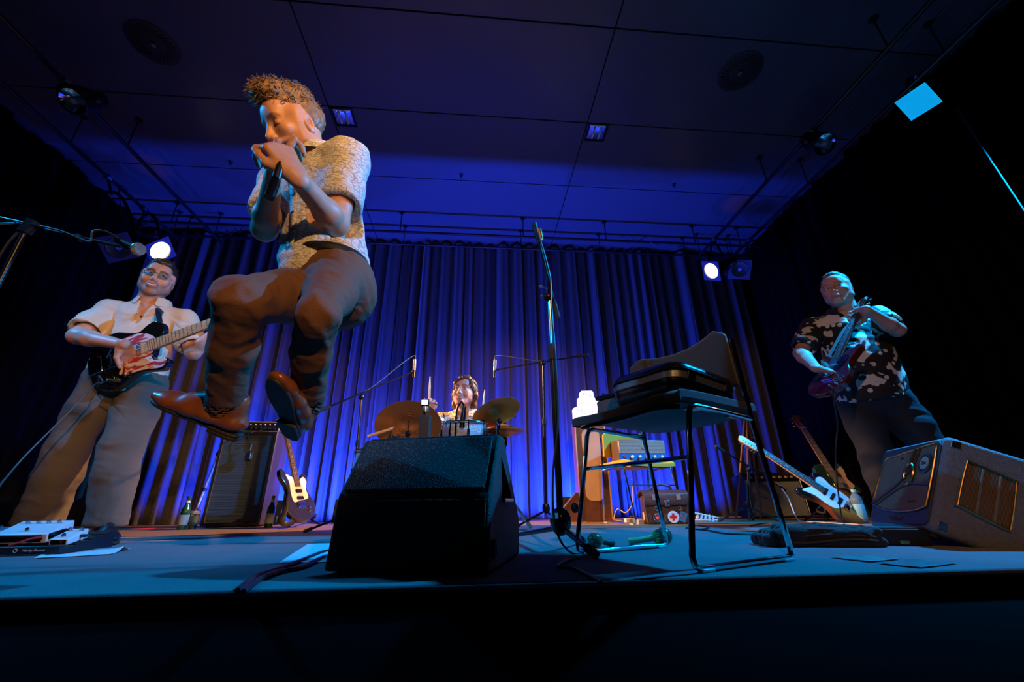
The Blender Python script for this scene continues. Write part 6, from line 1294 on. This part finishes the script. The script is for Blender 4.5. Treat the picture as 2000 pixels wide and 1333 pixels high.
pp = [surf(Vj, lerp(pel, neck, k)+Fs*.5-Rs*.0, -Fs)+Fs*.003 for k in (.12, .26, .40, .54, .68)]
P = [[p+Rs*s_*.014+Fs*.002 for s_ in (-1, 1)] for p in pp]; inv = sho.matrix_world.inverted(); MB().grid([[t.matrix_world.inverted() @ q for q in r_] for r_ in P]).build('button_placket', M_paisley, sho, solid=.003)
for p in pp: MB().lathe([(.0055, 0), (.0055, .002), (0, .002)], 10, t.matrix_world.inverted() @ (p+Fs*.005), Fs).build('button', mat('dark_button', (.05, .03, .02), .3), sho)
g = Field(.006); g.ell(lerp(pel, neck, .02), (.155, .125, .13), frame(Rh, Fh, Z), k=.04); g.ell(pel-Z*.03-Fh*.03, (.15, .12, .11), frame(Rh, Fh, Z), k=.04)
leg(g, hipR, kneeR, ankR, (.092, .072, .053, .051, .047)); leg(g, hipL, kneeL, ankL, (.086, .062, .042, .043, .047))
for k_, a_ in ((kneeR, ankR), (kneeL, ankL)): hollow(g, a_+(a_-k_).normalized()*.02, k_-a_, .046)
g.cut(lerp(pel, neck, .17), neck-pel)
V, F = g.mesh(); V = folds(V, F, .008, 16, (.25, .4, 1), 5, .45); V = folds(V, F, .004, 34, (.6, .2, 1), 11, .5); V = relax(V, F, 1, .35)
M_trou = mat('brown_twill', (.135, .062, .034), .85, bump=(380, .25)); tr = pymesh('trousers', [(V, F)], M_trou, t)
wc = lerp(pel, neck, .135); MB().tube([t.matrix_world.inverted() @ (wc+Rh*.150*math.cos(a)+Fh*.118*math.sin(a)) for a in [2*PI*i/40 for i in range(40)]], .017, 8, closed=True).build('belt', M_black, t)
M_tan = mat('tan_leather', (.23, .075, .03), .32, var=(20, (.16, .05, .02)), coat=.3); M_sol = mat('dark_sole', (.02, .018, .016), .6)
toeR = at(276, 760, ankR.y-.03)-at(432, 826, ankR.y); shoe(t, ankR+Vector((.01, 0, .0)), toeR, Vector((.15, -.45, 1)), M_tan, M_sol, .86)
shoe(t, ankL+Vector((.0, .0, -.01)), Vector((.10, -.86, .36)), Vector((.35, .4, .85)), M_tan, M_sol, .86)
# microphone in his hands
m0, m1, m2 = at(550, 316, wrL.y-.03), at(538, 353, wrL.y-.035), at(526, 386, wrL.y-.04)
tm = thing('handheld_microphone', 'silver handheld microphone with black end cupped in the jumping man’s hands', 'microphone', m2)
MB().tube([m0, m1], .0105, 16).build('handle', mat('satin_steel', (.3, .32, .33), .25, 1), tm, world=True); MB().tube([m1, lerp(m1, m2, .15), m2], [.0105, .013, .0125], 16).build('black_end', M_blackgloss, tm, world=True); MB().ball(lerp(m0, m1, -.3)+Vector((0, .015, 0)), .018, 16, 10).build('wire_head', mat('wire_mesh', (.45, .42, .38), .35, .9, bump=(500, 1)), tm, world=True); MB().tube([lerp(m1, m2, -.06), lerp(m1, m2, .02)], .012, 16).build('band', M_chrome, tm, world=True)
hm = mouth; th = thing('harmonica', 'chrome harmonica between the jumping man’s cupped hands', 'harmonica', hm, frame(*[Vector(v) for v in (basis(hf, hu)[0], basis(hf, hu)[1], basis(hf, hu)[2])])); MB().box((0, .012, 0), (.075, .024, .016)).build('cover_plates', M_chrome, th, bevel=.004); MB().box((0, .004, 0), (.077, .016, .006)).build('comb', M_wood, th)
# ------------------------------------------------------------------ guitarist in the cream shirt
SK2 = (.58, .31, .22)
Fs = Vector((.30, -.95, 0)).normalized(); Rs = Fs.cross(Z); pel = at(246, 742, 2.66); neck = at(297, 604, 2.66); hipR, hipL = pel+Rs*.09-Z*.02, pel-Rs*.09-Z*.02
hpos = neck+Z*.185+Fs*.055; hf = Vector((.50, -.86, -.06)); hu = Vector((.10, 0, 1))
shR = neck+Rs*.195-Z*.06; shL = neck-Rs*.185-Z*.06
ankR = Vector((at(78, 1000, 2.62).x, 2.62, .095)); ankL = Vector((at(206, 1020, 2.52).x, 2.52, .095)); kneeR = lerp(hipR, ankR, .5)+Fs*.04; kneeL = lerp(hipL, ankL, .5)+Fs*.05
elR = reach(150, 657, shR, .29); wrR = at(243, 674, 2.37); elL = reach(377, 690, shL, .28); wrL = reach(437, 632, elL, .255)
t = thing('person', 'smiling bearded man with glasses in cream shirt and wide grey trousers playing guitar', 'person', (pel.x, pel.y, 0))
hv, hF, hC = head(hpos, hf, hu, 1.03, SK2, dict(smile=1.0, wide=1.05, jaw=1.1, neck=1.1, brow=(.06, .03, .018), beard=((.12, .055, .035), .55), squint=.75, gaze=.002))
TGe = (TG[1], TG[2], TG[3])
aR = arm(shR, elR, wrR, (TG_b+TG[1]*.10-TG[2]*.02+TG[3]*.02)-wrR, TG[3]*.55+Z*1.0, 1, [(.35, .7, .5), (.5, .85, .5), (.6, .9, .5), (.7, .9, .5)], SK2, (.054, .044, .048, .030), 1.08, thumb=((.75, .35, -.5), (.95, -.1, -.35)))
aL = arm(shL, elL, wrL, (TG_n-TG[3]*.01-TG[2]*.02)-wrL, -TG[3]*.6-TG[2]*.5, -1, GRIP, SK2, (.054, .044, .046, .030), 1.05)
tb = thinbody([([neck, pel], .10), ([hipR, kneeR, ankR], .04), ([hipL, kneeL, ankL], .04), ([shL, shR], .05)], SK2)
pymesh('body', [(hv, hF), aL[:2], aR[:2], tb[:2]], M_skin, t, [hC, aL[2], aR[2], tb[2]]); pymesh('hair', hairmass(hpos, hf, hu, 1.03, 'short', 14, 1.05), mat('dark_brown_hair', (.035, .018, .010), .45), t)
# spectacles
l_, f_, u_ = basis(hf, hu); hl = lambda a, b_, c: t.matrix_world.inverted() @ (hpos+(l_*a+f_*b_+u_*c)*1.03)
gl = MB()
for s_ in (-1, 1): gl.tube([hl(s_*.035+.024*math.copysign(abs(math.cos(a))**.7, math.cos(a)), .110-.010*abs(s_*.035+.024*math.cos(a))/.05, .008+.0165*math.copysign(abs(math.sin(a))**.7, math.sin(a))) for a in [2*PI*i/20 for i in range(20)]], .0018, 6, closed=True); gl.tube([hl(s_*.059, .100, .014), hl(s_*.076, .06, .014), hl(s_*.082, -.01, .012)], .0018, 6)
gl.tube([hl(-.011, .110, .012), hl(0, .112, .015), hl(.011, .110, .012)], .0018, 6); go = gl.build('glasses', mat('glasses_frame', (.05, .015, .02), .3), t)
for s_ in (-1, 1): MB().prism(rrect(.044, .030, .010, 4), 0, .0008, Matrix(((l_.x, u_.x, f_.x, 0), (l_.y, u_.y, f_.y, 0), (l_.z, u_.z, f_.z, 0), (0, 0, 0, 1))).to_4x4()).build('lens', mat('spectacle_lens', (1, 1, 1), .02, trans=1), go).location = hl(s_*.035, .1085, .008)
g = Field(.007); g.chain([lerp(pel, neck, -.16), lerp(pel, neck, .12), lerp(pel, neck, .4)+Fs*.02, lerp(pel, neck, .74)], [.185, .178, .172, .172], .06, flat=Fs, f=.78); g.cone(shL, shR, .075, .075, .05); g.cone(lerp(pel, neck, .74), neck-Z*.03, .14, .08, .05, flat=Fs, f=.75)
for sh, el in ((shL, elL), (shR, elR)):
    e = lerp(sh, el, .78); d = (sh-el).normalized(); g.chain([sh, lerp(sh, el, .5), e], [.078, .077, .080], .03); hollow(g, e, d, .067)
g.cone(neck-Z*.06, neck+Z*.1+Fs*.02, .054, .066, .008, sub=True); g.cone(neck+Fs*.07-Z*.01, neck+Fs*.16-Z*.20, .040, .008, .01, sub=True); g.cone(pel-Z*.1, lerp(pel, neck, -.02), .15, .14, .01, sub=True, flat=Fs, f=.75); g.cut(lerp(pel, neck, -.17), pel-neck+Rs*.12)
V, F = g.mesh(); V = folds(V, F, .010, 9, (.5, 0, 1), 23, .4); V = folds(V, F, .005, 20, (-.6, .2, .8), 28, .5); V = relax(V, F, 1, .4); M_cream = mat('cream_shirt', (.66, .52, .38), .8, bump=(380, .15)); sho = pymesh('shirt', [(V, F)], M_cream, t); collar(sho, neck+Z*.045, Fs+Z*.1, M_cream, 1.2, h=.055)
for k in (.05, .15, .25, .80, .9): p = surf(V, lerp(pel, neck, k)+Fs*.5, -Fs)+Fs*.003; MB().lathe([(.006, 0), (.006, .002), (0, .002)], 10, t.matrix_world.inverted() @ p, Fs).build('button', mat('dark_button', (.05, .03, .02), .3), sho)
g = Field(.007); g.ell(pel-Z*.01, (.182, .145, .14), frame(Rs, Fs, Z), k=.04); leg(g, hipR, kneeR, ankR, (.112, .104, .092, .092, .094)); leg(g, hipL, kneeL, ankL, (.112, .100, .086, .086, .088))
for k_, a_ in ((kneeR, ankR), (kneeL, ankL)): hollow(g, a_-Z*.015, Z, .074, .06)
g.cut(pel+Z*.11, Z); V, F = g.mesh(); V = folds(V, F, .020, 6, (1, .3, .12), 33, .25); V = folds(V, F, .006, 16, (.3, .2, 1), 37, .5); V = relax(V, F, 1, .35); pymesh('trousers', [(V, F)], mat('grey_wool', (.10, .083, .066), .9, bump=(300, .2)), t)
MB().tube([t.matrix_world.inverted() @ (pel+Z*.09+Rs*.172*math.cos(a)+Fs*.135*math.sin(a)) for a in [2*PI*i/40 for i in range(40)]], .018, 8, closed=True).build('belt', M_black, t)
M_bsh = mat('black_leather', (.012, .012, .014), .35, coat=.2); shoe(t, ankR, Vector((-.35, -.9, 0)), Z, M_bsh, mat('brown_sole', (.05, .035, .025), .6), 1.02); shoe(t, ankL, Vector((.75, -.65, 0)), Z, M_bsh, mat('brown_sole', (.05, .035, .025), .6), 1.02)
# his guitar's strap and lead
p0 = TG_b+TG[1]*.28+TG[2]*.10-TG[3]*.02; p3 = TG_b-TG[1]*.14-TG[3]*.02
MB().tube(spline([p0, lerp(p0, neck-Rs*.085, .5)+Fs*.11, neck-Rs*.085+Fs*.085-Z*.03, neck-Rs*.09+Z*.025-Fs*.02, neck-Fs*.12-Z*.08, neck-Fs*.16+Rs*.15-Z*.3, p3+Rs*.08+Vector((0, .12, .02)), p3], 8), .022, 6, flat=.12).build('strap', M_black, TG[0], world=True)
pl = TG_b-TG[1]*.10-TG[2]*.13; fcable('pale guitar lead hanging from the black guitar to the floor at left', None, mat('lead_grey', (.05, .07, .075), .4), pts=[pl, at(193, 735, 2.30), at(200, 748, 2.30), at(185, 752, 2.32), at(150, 790, 2.3), at(100, 840, 2.26), at(50, 890, 2.2), at(15, 930, 2.15), at(-10, 965, 2.1), Vector((at(-40, 1000, 2.05).x, 2.05, .006))], r=.0035, name='guitar_lead')
q0, q1 = at(212, 741, 2.34), at(234, 745, 2.36); MB().tube([q0, q1], .007, 8).build('jack_plug', M_brass, TG[0], world=True)
# ------------------------------------------------------------------ guitarist in the black patterned shirt
SK3 = (.56, .29, .21)
Fs = Vector((-.50, -.86, 0)).normalized(); Rs = Fs.cross(Z); pel = at(1702, 775, 2.52); neck = at(1645, 617, 2.52); hipR, hipL = pel+Rs*.09-Z*.02, pel-Rs*.09-Z*.02
hpos = neck+Z*.175+Fs*.065; hf = Vector((-.84, -.54, -.08)); hu = Vector((-.02, 0, 1)); shR = neck+Rs*.195-Z*.065; shL = neck-Rs*.19-Z*.055
ankR = Vector((at(1742, 1000, 2.6).x, 2.6, .095)); ankL = Vector((at(1905, 1000, 2.5).x, 2.5, .095)); kneeR = lerp(hipR, ankR, .5)+Fs*.05; kneeL = lerp(hipL, ankL, .5)+Fs*.05
elR = reach(1563, 690, shR, .285); wrR = at(1594, 720, 2.30); elL = reach(1753, 645, shL, .27); wrL = reach(1693, 606, elL, .25)
t = thing('person', 'grey-haired man in black and white patterned shirt looking left while playing red guitar', 'person', (pel.x, pel.y, 0))
hv, hF, hC = head(hpos, hf, hu, 1.03, SK3, dict(wide=1.04, jaw=1.12, neck=1.12, brow=(.12, .09, .07), browst=.5, beard=((.45, .40, .37), .55), squint=.7, gaze=.003))
aR = arm(shR, elR, wrR, (SG_b+SG[1]*.06+SG[3]*.02)-wrR, SG[3]*.3+Vector((-.3, -.6, .8)), 1, [(.35, .7, .5), (.5, .85, .5), (.6, .9, .5), (.7, .9, .5)], SK3, (.052, .042, .045, .029), 1.05); aL = arm(shL, elL, wrL, (SG_n-SG[1]*.10-SG[3]*.015)-wrL, -SG[3]*.4+Vector((.3, -.2, .5)), -1, GRIP, SK3, (.052, .042, .046, .030), 1.05)
tb = thinbody([([neck, pel], .10), ([hipR, kneeR, ankR], .04), ([hipL, kneeL, ankL], .04), ([shL, shR], .05)], SK3)
pymesh('body', [(hv, hF), aL[:2], aR[:2], tb[:2]], M_skin, t, [hC, aL[2], aR[2], tb[2]]); pymesh('hair', hairmass(hpos, hf, hu, 1.03, 'crop', 24, 1.04), mat('grey_hair', (.10, .08, .07), .5, var=(60, (.18, .15, .13))), t)
g = Field(.007); g.chain([lerp(pel, neck, -.06), lerp(pel, neck, .15)+Fs*.01, lerp(pel, neck, .42)+Fs*.025, lerp(pel, neck, .76)], [.19, .188, .186, .172], .06, flat=Fs, f=.84); g.cone(shL, shR, .075, .075, .05); g.cone(lerp(pel, neck, .76), neck-Z*.03, .14, .08, .05, flat=Fs, f=.75)
for sh, el in ((shL, elL), (shR, elR)):
    e = lerp(sh, el, .80 if el == elR else .62); d = (sh-el).normalized(); g.chain([sh, lerp(sh, el, .4), e], [.075, .074, .076], .03); hollow(g, e, d, .063)
g.cone(neck-Z*.06, neck+Z*.1+Fs*.02, .056, .066, .008, sub=True); g.cone(neck+Fs*.07-Z*.01, neck+Fs*.17-Z*.17, .036, .008, .01, sub=True); g.cone(pel-Z*.1, lerp(pel, neck, -.0), .16, .15, .01, sub=True, flat=Fs, f=.78); g.cut(lerp(pel, neck, -.07), pel-neck)
V, F = g.mesh(); V = folds(V, F, .010, 9, (.5, 0, 1), 43, .4); V = folds(V, F, .005, 20, (-.6, .2, .8), 48, .5); V = relax(V, F, 1, .4); M_swirl = printmat('patterned_black_shirt', (.012, .012, .013), 'swirl'); sho = pymesh('shirt', [(V, F)], M_swirl, t); collar(sho, neck+Z*.035, Fs, mat('black_collar', (.012, .012, .013), .8), 1.14)
for k in (.1, .3, .82): p = surf(V, lerp(pel, neck, k)+Fs*.5, -Fs)+Fs*.003; MB().lathe([(.006, 0), (.006, .002), (0, .002)], 10, t.matrix_world.inverted() @ p, Fs).build('button', mat('pearl_button', (.6, .58, .55), .3), sho)
g = Field(.008); g.ell(pel-Z*.01, (.18, .145, .14), frame(Rs, Fs, Z), k=.04); leg(g, hipR, kneeR, ankR, (.112, .105, .088, .082, .075)); leg(g, hipL, kneeL, ankL, (.112, .105, .088, .082, .075))
for a_ in (ankR, ankL): hollow(g, a_-Z*.015, Z, .06, .06)
g.cut(pel+Z*.11, Z); V, F = g.mesh(); V = folds(V, F, .010, 10, (.3, .2, 1), 53, .45); V = relax(V, F, 1, .35); pymesh('trousers', [(V, F)], mat('dark_jeans', (.010, .014, .022), .85, bump=(300, .2)), t)
shoe(t, ankR, Vector((-.6, -.8, 0)), Z, M_bsh, M_sol, 1.02); shoe(t, ankL, Vector((.1, -1, 0)), Z, M_bsh, M_sol, 1.02)
p0 = SG_b+SG[1]*.24+SG[2]*.12-SG[3]*.02; p3 = SG_b-SG[1]*.12-SG[3]*.02
MB().tube(spline([p0, neck+Rs*.03+Fs*.14-Z*.12, neck-Rs*.085+Fs*.085-Z*.03, neck-Rs*.09+Z*.025-Fs*.02, neck-Fs*.13-Z*.08, neck-Fs*.19+Rs*.12-Z*.35, p3+Vector((.08, .12, .06)), p3+Vector((.01, .02, .02))], 8), .020, 6, flat=.12).build('strap', mat('grey_strap', (.09, .08, .075), .8), SG[0], world=True)
fcable('dark guitar lead hanging from the red guitar to the floor at right', None, M_cable, pts=[SG_b-SG[1]*.10-SG[2]*.08, at(1630, 790, 2.25), at(1636, 830, 2.3), at(1632, 880, 2.4), at(1634, 930, 2.6), at(1640, 985, 2.8), Vector((at(1645, 1020, 2.95).x, 2.95, .006))], name='guitar_lead')
# ------------------------------------------------------------------ drummer
SK4 = (.62, .34, .27)
Fs = Vector((-.12, -1, 0)).normalized(); Rs = Fs.cross(Z); neck = at(908, 811, 3.25); pel = Vector((neck.x+.02, 3.34, .52)); neckz = neck
hpos = neck+Z*.165+Fs*.045; hf = Vector((-.34, -.93, .10)); hu = Vector((.10, 0, 1)); shR = neck+Rs*.185-Z*.05; shL = neck-Rs*.185-Z*.05
hipR, hipL = pel+Rs*.09, pel-Rs*.09; kneeR = pel+Rs*.22+Fs*.42-Z*.0; kneeL = pel-Rs*.22+Fs*.42; ankR = kneeR-Z*.42+Fs*.02; ankL = kneeL-Z*.42+Fs*.02
elR = reach(849, 842, shR, .275); wrR = at(838, 812, 2.92); elL = reach(957, 868, shL, .275); wrL = at(943, 850, 2.98)
t = thing('person', 'smiling long-haired drummer in pale patterned shirt seated behind the drum kit', 'person', (pel.x, pel.y, 0))
hv, hF, hC = head(hpos, hf, hu, 1.02, SK4, dict(smile=.8, brow=(.12, .06, .04), browst=.5, beard=((.17, .09, .07), .5), squint=.85))
aR = arm(shR, elR, wrR, Vector((.1, -.35, 1)), Vector((-.2, -1, -.2)), 1, FIST, SK4, (.045, .037, .038, .026), 1.0); aL = arm(shL, elL, wrL, Vector((-.15, -.45, .9)), Vector((.3, -1, -.3)), -1, FIST, SK4, (.045, .037, .038, .026), 1.05)
tb = thinbody([([neck, pel], .09), ([hipR, kneeR, ankR], .04), ([hipL, kneeL, ankL], .04), ([shL, shR], .05)], SK4)
pymesh('body', [(hv, hF), aL[:2], aR[:2], tb[:2]], M_skin, t, [hC, aL[2], aR[2], tb[2]]); pymesh('hair', hairmass(hpos, hf, hu, 1.02, 'long', 34), mat('long_brown_hair', (.10, .040, .020), .45, var=(60, (.06, .025, .013))), t)
g = Field(.006); g.chain([lerp(pel, neck, -.05), lerp(pel, neck, .3), lerp(pel, neck, .68)], [.16, .158, .162], .06, flat=Fs, f=.76); g.cone(shL, shR, .068, .068, .05); g.cone(lerp(pel, neck, .68), neck-Z*.03, .13, .075, .05, flat=Fs, f=.75)
for sh, el in ((shL, elL), (shR, elR)):
    e = lerp(sh, el, .82); d = (sh-el).normalized(); g.chain([sh, lerp(sh, el, .5), e], [.067, .067, .068], .03); hollow(g, e, d, .056)
g.cone(neck-Z*.06, neck+Z*.1+Fs*.02, .050, .060, .008, sub=True); g.cone(neck+Fs*.065-Z*.01, neck+Fs*.15-Z*.16, .032, .008, .01, sub=True)
V, F = g.mesh(); V = folds(V, F, .007, 12, (.5, 0, 1), 63, .4); V = relax(V, F, 1, .4); M_tiki = printmat('icon_print_shirt', (.55, .47, .33), 'icons'); sho = pymesh('shirt', [(V, F)], M_tiki, t); collar(sho, neck+Z*.025, Fs, M_tiki, 1.06)
g = Field(.009); g.ell(pel, (.17, .14, .12), frame(Rs, Fs, Z), k=.04); leg(g, hipR, kneeR, ankR, (.10, .09, .075, .07, .06)); leg(g, hipL, kneeL, ankL, (.10, .09, .075, .07, .06)); V, F = g.mesh(); V = folds(V, F, .008, 10, (.3, .2, 1), 73, .45); pymesh('trousers', [(V, F)], mat('dark_jeans', (.010, .014, .022), .85, bump=(300, .2)), t)
shoe(t, ankR, Fs, Z, M_bsh, M_sol); shoe(t, ankL, Fs, Z, M_bsh, M_sol)
for (a, b_, Y), lab in ((((838, 815), (840, 735), 2.88), 'wooden drumstick raised upright in the drummer’s right hand, behind the recorder'), (((938, 856), (947, 760), 2.92), 'wooden drumstick raised in the drummer’s left hand, under the ride cymbal')):
    a, b_ = at(*a, Y), at(*b_, Y+.05); tt = thing('drumstick', lab, 'drumstick', a, group='drumsticks'); MB().tube([a, lerp(a, b_, .75), lerp(a, b_, .95)], [.0075, .007, .004], 10).build('shaft', mat('hickory', (.72, .52, .3), .45), tt, world=True); MB().ball(lerp(a, b_, .97), .006, 10, 8).build('tip', mat('hickory', (.72, .52, .3), .45), tt, world=True)
# ------------------------------------------------------------------ folded blanket on the floor
c = onz(1598, 1066); yw = math.radians(-14); Rz = Matrix.Rotation(yw, 3, 'Z'); t = thing('folded_blanket', 'folded dark blanket on the floor between chair and vintage amplifier', 'blanket', (c.x, c.y, 0))
M_blk = mat('dark_blanket', (.012, .010, .009), .95, bump=(200, .5), sheen=.15); M_hem = mat('hem_brown', (.10, .045, .02), .8); L3 = lambda x, y, z: c+Rz @ Vector((x, y, z))
g = Field(.006)
for k, (x0, x1, z, r) in enumerate(((-.20, .19, .020, .020), (-.17, .17, .040, .018), (-.12, .19, .056, .014))):
    for y in (-.06, -.02, .02, .06): g.cone(L3(x0, y, z), L3(lerp((x0, 0, 0), (x1, 0, 0), .5).x, y, z+.006*math.sin(3*k+y*30)), r, r*.9, .01); g.cone(L3((x0+x1)/2, y, z+.006*math.sin(3*k+y*30)), L3(x1, y, z-.003), r*.9, r*.8, .01)
g.cut((0, 0, .002), (0, 0, -1)); V, F = g.mesh(); V = folds(V, F, .010, 14, (.3, 1, 0), 91, .5); V[:, 2] = np.maximum(V[:, 2], .001); pymesh('cloth', [(V, F)], M_blk, t)
for k in range(3): MB().tube(spline([L3(x, -.083+.006*k, .022+.018*k+.006*math.sin(17*x+k)) for x in np.linspace(-.15+.03*k, .17, 12)], 2), .0035, 6).build('hem', M_hem, t, world=True)
